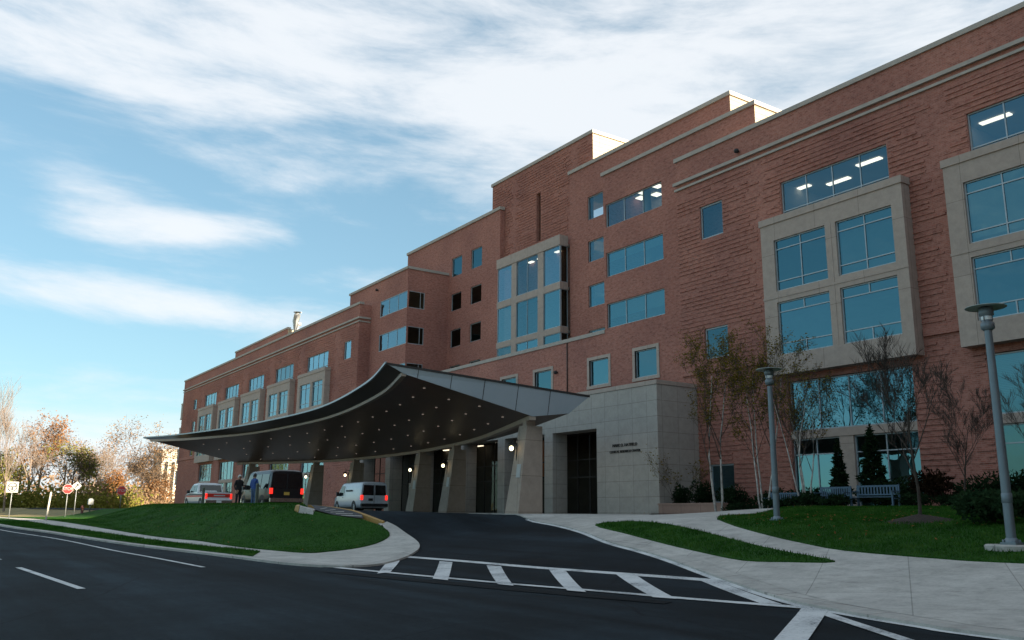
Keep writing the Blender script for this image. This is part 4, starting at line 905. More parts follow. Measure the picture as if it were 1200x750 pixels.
# ------------------------------------------------------------------ trees and shrubs
BARK2 = None
def grow(mb, tips, r, p, d, ln, rad, lvl, maxl, spread=.7, up=.25, kids=(3, 5), wob=.12, seg=5, ratio=(.5, .72), start=.3, twig=.012):
    n = seg; pts = [Vector(p)]; rads = [rad]; dd = Vector(d).normalized(); st = ln / n
    for i in range(n):
        dd = (dd + Vector((r.gauss(0, wob), r.gauss(0, wob), r.gauss(0, wob * .6) + up * .12))).normalized(); pts.append(pts[-1] + dd * st); rads.append(rad * (1 - .75 * (i + 1) / n))
    if BARK2: mb.mat(BARK2[0] if lvl == 0 else BARK2[1])
    mb.tube(pts, rads, 6 if lvl < 2 else (4 if lvl < 4 else 3), cap=False)
    if lvl >= maxl:
        for i in range(1, n + 1): tips.append((pts[i], rad))
        return
    for k in range(r.randint(*kids)):
        t = start + (1 - start) * (k + r.random()) / kids[1]; t = min(.98, t); i = min(n - 1, int(t * n)); f_ = t * n - i
        q = pts[i].lerp(pts[i + 1], f_); base = (pts[i + 1] - pts[i]).normalized()
        az = r.uniform(0, 2 * math.pi); a = base.cross(Vector((0, 0, 1))); a = a.normalized() if a.length > .05 else Vector((1, 0, 0)); b = base.cross(a)
        nd = base * (1 - spread * .5) + (a * math.cos(az) + b * math.sin(az)) * spread + Vector((0, 0, up))
        grow(mb, tips, r, q, nd, ln * r.uniform(*ratio), max(twig, rads[i] * .55), lvl + 1, maxl, spread, up, kids, wob, max(3, seg - 1), ratio, start, twig)
    tips.append((pts[-1], rad))
def leaves(mb, r, tips, per, size, scat, flat=.6):
    for p, _ in tips:
        for k in range(per if isinstance(per, int) else (int(per) + (r.random() < per % 1))):
            c = p + Vector((r.gauss(0, scat), r.gauss(0, scat), r.gauss(0, scat * .8))); s_ = size * r.uniform(.55, 1.25)
            a = Vector((r.gauss(0, 1), r.gauss(0, 1), r.gauss(0, flat))).normalized(); b = a.cross(Vector((r.gauss(0, 1), r.gauss(0, 1), r.gauss(0, 1)))).normalized()
            mb.face([c + a * s_ * .55, c + b * s_ * .32, c - a * s_ * .55, c - b * s_ * .32])
def tree(name, label, x, y, hgt, seed, bark, leaf=None, stems=1, per=1, size=.12, scat=.18, maxl=3, trunk_r=.12, lean=.08, spread=.7, up=.25, z=None, group=None, trunk_frac=.5, kids=(3, 5), start=.3, cat='tree', ratio=(.5, .72)):
    r = random.Random(seed); zz_ = H(x, y) if z is None else z
    t = thing(name, label, cat, (x, y, zz_), 0, group); tips = []; mb = MB()
    for s_ in range(stems):
        a = 2 * math.pi * s_ / stems + r.random(); o = .14 * (stems > 1)
        global BARK2; BARK2 = (BARKW, BARKD) if bark is BARKW else None
        d = Vector((math.cos(a) * lean * (2.2 if stems > 1 else 1), math.sin(a) * lean * (2.2 if stems > 1 else 1), 1))
        grow(mb, tips, r, (math.cos(a) * o, math.sin(a) * o, -.15), d, hgt * trunk_frac * r.uniform(.9, 1.08), trunk_r * r.uniform(.85, 1.1), 0, maxl, spread, up, kids, .05, 7, ratio, start, .03 if hgt > 12 else .007)
    mx = max(q.z for q, _ in tips); k = hgt / mx
    mb.v = [(a * k, b * k, c * k) for a, b, c in mb.v]; tips = [(q * k, w) for q, w in tips]
    mb.build('trunk', bark, t)
    if leaf: m2 = MB(); leaves(m2, r, tips, per, size, scat); m2.build('crown', leaf, t)
    return t
BG = 'birches in front of the hospital'
BK = dict(maxl=4, spread=.62, up=.42, group=BG, trunk_frac=.72, start=.36, ratio=(.34, .52), kids=(4, 6))
tree('birch_tree', 'white stemmed birch clump with golden leaves beside the stone entrance block', -35.3, 38.3, 11.2, 11, BARKW, LEAF_B, 2, .95, .11, .16, trunk_r=.075, lean=.05, **BK)
tree('birch_tree', 'white stemmed birch clump with golden leaves behind the farther lamp post', -31.5, 37.6, 10.6, 23, BARKW, LEAF_B, 3, .8, .11, .16, trunk_r=.065, lean=.04, **BK)
tree('birch_tree', 'thinly leaved birch clump of several short stems in front of the dark ground floor glass', -28.5, 37.2, 9.2, 37, BARKW, LEAF_B, 5, .25, .10, .14, trunk_r=.055, lean=.07, **BK)
TG = 'bare trees on the lawn'
TK = dict(maxl=4, group=TG, trunk_frac=.62, kids=(5, 8), ratio=(.40, .62), spread=.62, up=.42)
tree('bare_tree', 'slender bare tree growing from the round mulch ring on the lawn', -14.9, 24.6, 5.9, 5, BARKD, None, 1, 0, .1, .2, trunk_r=.055, lean=.02, z=H(-14.9, 24.6) + .1, start=.36, **TK)
tree('bare_tree', 'bare reddish tree against the brick wall between the two stone bays', -20.9, 38.0, 6.8, 8, BARKD, None, 1, .0, .10, .2, trunk_r=.065, lean=.02, start=.3, **TK)
tree('bare_tree', 'bare tree behind the nearer lamp post at the edge of the lawn', -16.3, 35.0, 6.4, 18, BARKD, None, 1, .0, .10, .2, trunk_r=.06, lean=.02, start=.3, **TK)
tree('ornamental_tree', 'small sparse young tree beside the corner of the stone entrance block', -40.6, 40.6, 4.2, 9, BARKD, LEAF_B, 2, .8, .12, .2, 3, .03, .12, .6, .3, trunk_frac=.6)
def shrub(name, label, x, y, rx_, ry_, hgt, seed, leaf, n=900, size=.10, cat='shrub', group=None, cone=False, core=True):
    """leaf faces through a lumpy volume over a few stems"""
    r = random.Random(seed); t = thing(name, label, cat, (x, y, H(x, y) + .1), 0, group)
    lumps = [(Vector((r.uniform(-.5, .5) * rx_, r.uniform(-.5, .5) * ry_, r.uniform(.35, .72) * hgt)), r.uniform(.35, .55)) for _ in range(9)]
    mb = MB()
    for k in range(n):
        if cone:
            h_ = 1 - math.sqrt(r.random()); a = r.uniform(0, 6.283); lay = .82 + .18 * math.sin(h_ * 34 + a * 1.0); rr = (1 - h_) ** .85 * lay * (r.random() ** .35) * r.uniform(.8, 1.15)
            c = Vector((math.cos(a) * rr * rx_, math.sin(a) * rr * ry_, .08 * hgt + h_ * hgt * .92)); out = Vector((math.cos(a), math.sin(a), .25))
        else:
            l, s_ = r.choice(lumps); u = Vector((r.gauss(0, 1), r.gauss(0, 1), r.gauss(0, 1))).normalized() * (r.random() ** .3)
            c = l + Vector((u.x * rx_ * s_, u.y * ry_ * s_, u.z * hgt * s_ * .75)); c.z = max(.03, c.z); out = u
        s2 = size * r.uniform(.6, 1.4); a_ = (out + Vector((r.gauss(0, .7), r.gauss(0, .7), r.gauss(0, .7)))).normalized(); b_ = a_.cross(Vector((r.gauss(0, 1), r.gauss(0, 1), r.gauss(0, 1)))).normalized()
        mb.face([c + a_ * s2, c + b_ * s2 * .35, c - a_ * s2 * .6, c - b_ * s2 * .35])
    mb.build('foliage', leaf, t)
    s_ = MB()
    if cone: s_.tube([(0, 0, -.2), (0, 0, hgt * .8)], [.06, .02], 6)
    else:
        for k in range(5): l = lumps[k][0]; s_.tube([(0, 0, -.2), l * .5, l], [.03, .022, .01], 5)
    s_.build('stem', BARKD, t); return t
CG = 'conifers in front of the ground floor windows'
shrub('conifer', 'narrow dark evergreen left of the conical one, beside the stone mullion', -28.6, 40.2, .72, .7, 3.7, 2, LEAF_G, 2600, .13, 'conifer', CG, True)
shrub('conifer', 'conical dark evergreen in front of the pale lit ground floor window', -26.5, 40.0, 1.05, 1.0, 4.2, 3, LEAF_G, 3600, .14, 'conifer', CG, True)
shrub('round_shrub', 'round clipped dark shrub at the corner of the stone entrance block', -40.9, 41.0, .62, .6, 1.9, 4, LEAF_G, 1500, .11)
shrub('round_shrub', 'dark evergreen shrub behind the pink planter wall by the birch stems', -39.3, 41.2, 1.0, .7, 2.0, 5, LEAF_G, 1900, .11)
HG = 'dark shrubs in the bed along the brick wall'
for k, (x, y, rx_, hh) in enumerate(((-36.8, 41.2, 1.1, 1.7), (-33.3, 40.4, 1.4, 1.5), (-30.7, 40.2, 1.1, 1.35), (-24.3, 39.2, 1.3, 1.5), (-22.6, 39.4, 1.3, 1.75), (-20.7, 39.5, 1.2, 1.6), (-19.0, 39.5, 1.3, 1.7), (-17.2, 39.3, 1.3, 1.5), (-15.4, 39.0, 1.3, 1.6))):
    shrub('hedge_shrub', 'dark leafy shrub, one of the row growing in the bed along the brick wall', x, y, rx_ * 1.35, 1.0, hh, 40 + k, (LEAF_G, LEAF_R)[k in (4, 7)], 1700, .12, 'shrub', HG)
for k, (x, y) in enumerate(((-34.2, 38.6), (-33.0, 37.8), (-29.9, 36.6), (-28.2, 36.2), (-26.9, 35.6), (-25.4, 35.2), (-21.9, 36.0), (-20.3, 36.4), (-18.6, 36.6), (-23.5, 36.9))):
    shrub('low_shrub', 'low dark ground shrub, one of those spread at the foot of the bench row', x, y, 1.1, .7, .65, 70 + k, LEAF_G, 700, .10, 'shrub', 'low shrubs at the foot of the benches')
shrub('juniper_shrub', 'broad low juniper on the lawn left of the nearer lamp post', -12.6, 24.2, 1.1, 1.0, .9, 90, LEAF_J, 4200, .09, 'shrub', 'junipers by the lamp post')
shrub('juniper_shrub', 'broad low juniper at the right edge behind the nearer lamp post', -10.6, 22.9, 1.25, 1.1, 1.0, 91, LEAF_J, 4800, .09, 'shrub', 'junipers by the lamp post')
# far trees on the left, in the sun
FG = 'autumn trees beyond the street'
def far(label, x, y, hgt, seed, bark, leaf, per, **k):
    a = dict(maxl=4, size=.42, scat=.7, trunk_r=hgt * .017, lean=.08, spread=.75, up=.28, trunk_frac=.55, kids=(4, 6), start=.3, ratio=(.48, .7)); a.update(k)
    return tree('autumn_tree', label, x, y, hgt, seed, bark, leaf, 1, per, group=FG, z=k.get('z', H(x, y) - .3), **{q: w for q, w in a.items() if q != 'z'})
far('tall bare pale tree at the left edge of the view', -163, 9.3, 24.0, 101, BARKL, None, 0, trunk_frac=.7, spread=.5, up=.5)
far('tall slim bare tree just right of the pale one at the left edge', -158, 12.6, 19, 102, BARKL, None, 0, trunk_frac=.7, spread=.5, up=.5)
far('big orange leaved tree behind the no turns sign', -240, 25.5, 23, 103, BARKL, LEAF_O, 1.0, size=.5, scat=.6)
far('orange brown tree left of the red stop sign', -236, 30.0, 20, 104, BARKL, LEAF_T, .7, size=.45, scat=.6)
far('olive green leaved tree behind the red stop sign', -225, 30.5, 16, 105, BARKD, LEAF_Y, .8, size=.45, scat=.6)
far('thin bare brown tree between the olive tree and the spreading oak', -255, 41.0, 18, 106, BARKL, LEAF_T, .3, size=.4, scat=.6)
far('spreading tan leaved oak with gnarled limbs beside the canopy tip', -262, 48.5, 26.0, 107, BARKD, LEAF_T, 2.6, size=.46, scat=.75, spread=.95, up=.16, trunk_frac=.42, ratio=(.6, .8), trunk_r=.55)
far('smaller tan tree between the oak and the brick corner', -290, 60, 17, 108, BARKD, LEAF_T, 1.4, size=.45, scat=.7)
far('low orange tree at the brick corner of the far wing', -262, 57.5, 9, 109, BARKD, LEAF_O, .9, size=.4, scat=.6)
far('bare grey tree left of the oak', -248, 38.0, 17, 110, BARKL, None, 0)
far('small orange tree below the oak', -232, 40.0, 9.5, 111, BARKD, LEAF_O, .8, size=.4, scat=.6)
far('yellowing tree close to the left edge of the view', -215, 15.5, 13, 112, BARKD, LEAF_Y, .9, size=.45, scat=.6)
far('slender bare tree between the pale tree and the orange one', -210, 20.5, 19, 113, BARKL, LEAF_T, .12, size=.4, scat=.6, spread=.55, up=.45)
far('bare tan tree in front of the far pale building', -270, 54.0, 15, 114, BARKL, LEAF_T, .35, size=.4, scat=.6)
far('bare brown tree right of the red stop sign', -228, 34.5, 14, 115, BARKL, LEAF_T, .2, size=.35, scat=.6)
# undergrowth and far woodland
def thicket(name, label, pts, n, hgt, wid, seed, leaf, size):
    r = random.Random(seed); mb = MB()
    for k in range(n):
        t = r.random() * (len(pts) - 1); i = int(t); f_ = t - i; p = Vector(pts[i]).lerp(Vector(pts[i + 1]), f_)
        top = hgt * (.45 + .3 * math.sin(t * 9.1) + .25 * math.sin(t * 23 + 1))
        c = Vector((p.x + r.gauss(0, wid), p.y + r.gauss(0, wid), H(p.x, p.y) + top * r.random() ** .8)); s_ = size * r.uniform(.5, 1.4)
        a = Vector((r.gauss(0, 1), r.gauss(0, 1), r.gauss(0, 1))).normalized(); b = a.cross(Vector((r.gauss(0, 1), r.gauss(0, 1), r.gauss(0, 1)))).normalized()
        mb.face([c + a * s_, c + b * s_ * .5, c - a * s_, c - b * s_ * .5])
    o = mb.build(name, leaf); tag(o, label, 'undergrowth'); o['kind'] = 'stuff'; return o
thicket('undergrowth', 'olive and yellow undergrowth below the roadside trees', [(-190, 4), (-200, 12), (-205, 18), (-212, 26), (-220, 36), (-228, 44)], 7500, 6.0, 3.0, 1, LEAF_Y, .42)
thicket('undergrowth', 'russet and tan undergrowth at the foot of the oak', [(-222, 33), (-232, 40), (-245, 46), (-255, 52), (-270, 60), (-285, 66)], 7500, 7.5, 3.0, 2, LEAF_T, .42)
thicket('far_woodland', 'far hazy band of bare brown woodland on the horizon', [(-420, -10), (-430, 20), (-440, 50), (-450, 80), (-470, 120)], 9000, 24, 7, 3, LEAF_T, .8)
# far pale building
fb = thing('far_building', 'far pale sunlit building with tall narrow windows beyond the oak', 'building', (-447, 103, -.2))
q = MB(); q.box(-9, 9, -5.5, 5.5, 0, 27); q.build('wall', noisy('pale_masonry', (.50, .44, .36), (.58, .51, .43), .2, .9), fb)
q = MB(); q.box(-9.4, 9.4, -5.9, 5.9, 27, 28); q.build('roof', COPING, fb)
for k in range(3):
    q = MB(); y0 = -4.2 + k * 3.2; q.box(9.0, 9.12, y0, y0 + 1.5, 3, 22); q.build('window', VGLASS, fb)
for k in range(3):
    q = MB(); y0 = -7 + k * 4.6; q.box(y0, y0 + 1.8, -5.62, -5.5, 3, 22); q.build('window', VGLASS, fb)

# ------------------------------------------------------------------ vehicles (x forward, origin on the ground under the middle)
def lerp_tab(tab, x):
    for (x0, y0), (x1, y1) in zip(tab[:-1], tab[1:]):
        if x0 <= x <= x1: return y0 + (y1 - y0) * (x - x0) / max(1e-9, x1 - x0)
    return tab[0][1] if x < tab[0][0] else tab[-1][1]
class Body:
    """lofted vehicle shell: roof line, plan taper and side section"""
    def __init__(s, top, half, belt, tumble, zlo=.34, floor=None):
        s.top, s.half, s.belt, s.tumble, s.zlo, s.floor = top, half, belt, tumble, zlo, floor
    def w(s, x, z):
        h_ = lerp_tab(s.half, x); zt = lerp_tab(s.top, x)
        if z < .62: h_ *= .955 + .045 * (z - s.zlo) / (.62 - s.zlo)
        if z > s.belt: h_ -= s.tumble * (z - s.belt)
        return h_
    def p(s, side, x, z, out=0.0): return (x, side * (s.w(x, z) + out), z)
    def shell(s, mb, xs):
        rings = []
        for x in xs:
            zt = lerp_tab(s.top, x); zl = s.zlo; e = min(.10, (zt - zl) * .2)
            zs = [zl, zl + (min(s.belt, zt - e) - zl) * .33, zl + (min(s.belt, zt - e) - zl) * .7, min(s.belt, zt - e), min(s.belt, zt - e) * .5 + (zt - e) * .5, zt - e, zt - e * .35]
            ws = [s.w(x, z) for z in zs]; ws[-1] -= .05; r = [(x, w_, z) for w_, z in zip(ws, zs)] + [(x, ws[-1] - .10, zt - .004), (x, ws[-1] * .5, zt + .025)]
            rings.append(r + [(a, -b, c) for a, b, c in r[::-1]])
        n = len(rings[0]); V = [q for R in rings for q in R]; F = []
        for i in range(len(rings) - 1):
            for k in range(n): F.append((i * n + k, (i + 1) * n + k, (i + 1) * n + (k + 1) % n, i * n + (k + 1) % n))
        m = len(V); V += rings[0] + rings[-1]; F += [tuple(m + k for k in range(n)), tuple(m + n + k for k in range(n - 1, -1, -1))]
        mb.faces(V, F, True)
    def patch(s, mb, side, x0, x1, z0, z1, out=.012, nx=4, slant0=0.0, slant1=0.0):
        g_ = [[s.p(side, x0 + (x1 - x0) * i / nx + (slant0 * (1 - i / nx) + slant1 * i / nx) * (z - z0) / (z1 - z0), z, out) for i in range(nx + 1)] for z in (z0, (z0 + z1) / 2, z1)]
        V = [q for r_ in g_ for q in r_]; n = nx + 1; mb.faces(V, [(j * n + i, j * n + i + 1, (j + 1) * n + i + 1, (j + 1) * n + i) for j in range(2) for i in range(nx)])
def wheel(t, x, y, r, w_=.24):
    side = 1 if y > 0 else -1
    q = MB(); prof = [(r * .62, -w_ / 2), (r * .92, -w_ / 2), (r, -w_ * .32), (r, w_ * .32), (r * .92, w_ / 2), (r * .62, w_ / 2)]; n = 24; V = []; F = []
    for rr, o in prof:
        for k in range(n): a = 2 * math.pi * k / n; V.append((x + rr * math.cos(a), y + o, r + rr * math.sin(a)))
    for i in range(len(prof)):
        j = (i + 1) % len(prof)
        for k in range(n): F.append((i * n + k, i * n + (k + 1) % n, j * n + (k + 1) % n, j * n + k))
    q.faces(V, F, True); wo_ = q.build('wheel', TYRE, t)
    q = MB(); q.disc((x, y + side * w_ * .30, r), (0, 1, 0), r * .62, .05, 20); q.disc((x, y + side * w_ * .42, r), (0, 1, 0), r * .2, .06, 12)
    for k in range(6):
        a = k * math.pi / 3; q.box(x + math.cos(a) * r * .38 - .035, x + math.cos(a) * r * .38 + .035, y + side * w_ * .34 - .02, y + side * w_ * .34 + .03, r + math.sin(a) * r * .38 - .035, r + math.sin(a) * r * .38 + .035)
    q.build('rim', RIM, wo_)
def arch(mb, body, x, r, side):
    n = 14; V = []; F = []
    for k in range(n + 1):
        a = math.pi * k / n; 
        for rr, o in ((r * 1.22, .006), (r * .6, .006)):
            xx = x + rr * math.cos(a); z = max(body.zlo, r + rr * math.sin(a)); V.append(body.p(side, xx, z, .006))
    for k in range(n): F.append((2 * k, 2 * k + 1, 2 * k + 3, 2 * k + 2))
    mb.faces(V, F)
def van(label, x, y, z, yaw, paint_, ln, hgt, wid, plate, dark):
    t = thing('passenger_van', label, 'van', (x, y, z), yaw, 'vehicles standing under the canopy'); b = -ln / 2; f_ = ln / 2; hw = wid / 2
    B = Body([(b, hgt - .10), (b + .12, hgt - .02), (b + .8, hgt), (f_ - 2.0, hgt - .01), (f_ - 1.75, hgt - .07), (f_ - 1.02, 1.24), (f_ - .25, 1.08), (f_, .92)], [(b, hw * .965), (b + .3, hw), (f_ - 1.0, hw), (f_ - .3, hw * .93), (f_, hw * .82)], 1.12, .105)
    q = MB(); B.shell(q, [b, b + .12, b + .4, b + .9, b + 1.7, b + 2.5, f_ - 2.0, f_ - 1.75, f_ - 1.4, f_ - 1.02, f_ - .6, f_ - .25, f_]); q.build('body', paint_, t)
    zw0, zw1 = 1.16, hgt - .24
    for s_ in (1, -1):
        q = MB(); B.patch(q, s_, f_ - 2.35, f_ - 1.38, zw0, zw1, .012, 4, .0, -.36); q.build('side_window', VGLASS, t)
        if dark:
            for a, c in ((b + .35, b + 1.55), (b + 1.65, b + 2.85)): q = MB(); B.patch(q, s_, a, c, zw0, zw1); q.build('side_window', VGLASS, t)
        q = MB()
        for a in (f_ - 2.42, f_ - 1.22): B.patch(q, s_, a, a + .015, .5, hgt - .2 if a < f_ - 2 else 1.1, .008, 1)
        B.patch(q, s_, b + 2.9, b + 2.915, .5, hgt - .2, .008, 1); q.build('door_seam', PLASTIC, t)
        q = MB(); B.patch(q, s_, f_ - 2.3, f_ - 2.12, 1.02, 1.06, .03, 1); q.build('door_handle', PLASTIC, t)
        q = MB(); yy = s_ * (B.w(f_ - 1.4, 1.2) + .02); q.box(f_ - 1.52, f_ - 1.36, min(yy, yy + s_ * .22), max(yy, yy + s_ * .22), 1.14, 1.42); q.build('mirror', PLASTIC, t)
        q = MB(); 
        for xx in (b + 1.25, f_ - .95): q = MB(); arch(q, B, xx, .37, s_); q.build('wheel_arch', PLASTIC, t)
        q = MB(); B.patch(q, s_, b + 1.75, f_ - 1.45, .30, .40, .004, 4); q.build('sill', PLASTIC, t)
        for xx in (b + 1.25, f_ - .95): wheel(t, xx, s_ * (hw - .13), .37)
        q = MB(); y0 = s_ * hw * .965; q.box(b - .03, b + .10, min(y0 - s_ * .15, y0 + s_ * .012), max(y0 - s_ * .15, y0 + s_ * .012), .86, 1.18); q.build('tail_light', TAILL, t)
        q = MB(); q.box(f_ - .04, f_ + .03, min(s_ * hw * .5, s_ * hw * .78), max(s_ * hw * .5, s_ * hw * .78), .70, .86); q.build('headlight', CHROME, t)
        q = MB(); yw = hw * .86 - .105 * (zw1 - 1.12); e = .05
        ya, yb_, yt0, yt1 = s_ * e, s_ * (hw * .86), s_ * e, s_ * (hw * .86 - .08)
        q.face([(b - .012, ya, zw0 + .02), (b - .012, yb_, zw0 + .02), (b - .012, yt1, zw1 + .02), (b - .012, yt0, zw1 + .02)]); q.build('rear_window', VGLASS, t)
    q = MB(); q.box(b - .006, b + .02, -.012, .012, .55, hgt - .15); q.build('door_seam', PLASTIC, t)
    q = MB(); x0, x1 = f_ - 1.74, f_ - 1.03; z0, z1 = hgt - .10, 1.26; q.face([(x0 + .05, hw * .80, z0 - .02), (x0 + .05, -hw * .80, z0 - .02), (x1 + .03, -hw * .9, z1 + .02), (x1 + .03, hw * .9, z1 + .02)]); q.build('windscreen', VGLASS, t)
    q = MB(); q.box(b - .14, b + .05, -hw * .97, hw * .97, .42, .62); q.build('bumper', CHROME if dark else PLASTIC, t); q = MB(); q.box(f_ - .1, f_ + .1, -hw * .84, hw * .84, .38, .62); q.build('bumper', CHROME if dark else PLASTIC, t)
    q = MB(); q.box(b - .03, b - .005, .10 if not dark else -.16, .42 if not dark else .16, .80, .97); q.build('number_plate', plate, t)
    q = MB(); q.box(b + .2, f_ - .4, -hw * .8, hw * .8, .26, .36); q.build('underbody', PLASTIC, t)
    return t
YAW = math.pi
v1 = van('white panel van with lit red tail lamps driving away between the stone columns', -58.6, 26.7, H(-58.6, 26.7) + .012, YAW - .06, WHITEP, 5.6, 2.08, 2.0, SIGNK, False)
v2 = van('black passenger van with yellow number plate standing behind the grass berm', -52.0, 17.9, H(-52, 17.9) + .03, YAW - .0, BLACKP, 5.6, 2.22, 2.02, PLATEY, True)
q = MB(); hw = 1.0
for i in range(6):
    x0 = -1.2 + i * .22; q.box(x0, x0 + .16, .985, 1.012, 1.45, 1.55)
q.build('side_lettering', PLASTIC, v1)
def pickup(x, y, z, yaw):
    ln, hw, hgt = 5.5, .98, 1.86; b, f_ = -ln / 2, ln / 2
    t = thing('pickup_truck', 'white pickup truck with a broad red band standing left of the two men', 'pickup truck', (x, y, z), yaw, 'vehicles standing under the canopy')
    B = Body([(b, 1.16), (b + 1.95, 1.16), (b + 1.96, 1.17), (f_ - 1.4, 1.18), (f_ - .3, 1.08), (f_, .92)], [(b, hw * .97), (b + .3, hw), (f_ - .8, hw), (f_ - .25, hw * .94), (f_, hw * .82)], 1.1, .1)
    q = MB(); B.shell(q, [b, b + .3, b + 1.0, b + 1.95, b + 2.6, b + 3.2, f_ - 1.4, f_ - .8, f_ - .3, f_]); q.build('body', WHITEP2, t)
    K = Body([(b + 1.98, 1.20), (b + 2.14, hgt - .03), (b + 2.5, hgt), (f_ - 2.05, hgt - .02), (f_ - 1.85, hgt - .08), (f_ - 1.25, 1.2)], [(b + 1.9, hw * .97), (f_ - 1.2, hw * .97)], 1.1, .17, zlo=1.0)
    q = MB(); K.shell(q, [b + 1.98, b + 2.14, b + 2.5, f_ - 2.05, f_ - 1.85, f_ - 1.55, f_ - 1.25]); q.build('cab', WHITEP2, t)
    q = MB(); q.box(b + .08, b + 1.9, -hw * .82, hw * .82, 1.17, 1.20); q.build('cargo_bed', PLASTIC, t)
    for s_ in (1, -1):
        q = MB(); K.patch(q, s_, b + 2.28, b + 2.85, 1.22, hgt - .16, .012, 3, .08); K.patch(q, s_, b + 2.95, f_ - 1.5, 1.22, hgt - .16, .012, 3, 0, -.38); q.build('side_window', VGLASS, t)
        q = MB(); B.patch(q, s_, b + .1, f_ - .6, .84, .97, .01, 8); q.build('stripe', REDP, t)
        q = MB()
        for xx in (b + 1.05, f_ - .95): q = MB(); arch(q, B, xx, .36, s_); q.build('wheel_arch', PLASTIC, t)
        for xx in (b + 1.05, f_ - .95): wheel(t, xx, s_ * (hw - .13), .36)
        q = MB(); y0 = s_ * hw * .97; q.box(b - .02, b + .08, min(y0, y0 - s_ * .14), max(y0, y0 - s_ * .14), .72, 1.08); q.build('tail_light', TAILL, t)
        q = MB(); yy = s_ * hw; q.box(f_ - 1.75, f_ - 1.6, min(yy, yy + s_ * .2), max(yy, yy + s_ * .2), 1.12, 1.34); q.build('mirror', PLASTIC, t)
        q = MB(); q.box(f_ - .04, f_ + .02, min(s_ * hw * .5, s_ * hw * .78), max(s_ * hw * .5, s_ * hw * .78), .7, .86); q.build('headlight', CHROME, t)
    q = MB(); q.face([(b + 1.985, hw * .82, 1.24), (b + 1.985, -hw * .82, 1.24), (b + 2.10, -hw * .76, hgt - .14), (b + 2.10, hw * .76, hgt - .14)]); q.build('rear_window', VGLASS, t)
    q = MB(); q.face([(f_ - 1.83, hw * .76, hgt - .1), (f_ - 1.83, -hw * .76, hgt - .1), (f_ - 1.27, -hw * .86, 1.24), (f_ - 1.27, hw * .86, 1.24)]); q.build('windscreen', VGLASS, t)
    q = MB(); q.box(b - .012, b + .01, -hw * .84, hw * .84, .82, 1.08); q.build('tailgate_band', REDP, t)
    q = MB(); q.box(b - .018, b - .01, -.45, .35, .90, .99); q.build('tailgate_lettering', SIGNW, t)
    q = MB(); q.box(b - .14, b + .04, -hw * .96, hw * .96, .42, .62); q.build('bumper', CHROME, t); q = MB(); q.box(f_ - .1, f_ + .1, -hw * .84, hw * .84, .4, .62); q.build('bumper', CHROME, t)
    q = MB(); q.box(b - .165, b - .14, -.18, .18, .44, .60); q.build('number_plate', PLATEW, t)
    return t
pickup(-66.9, 18.3, H(-66.9, 18.3) + .02, YAW + .02)

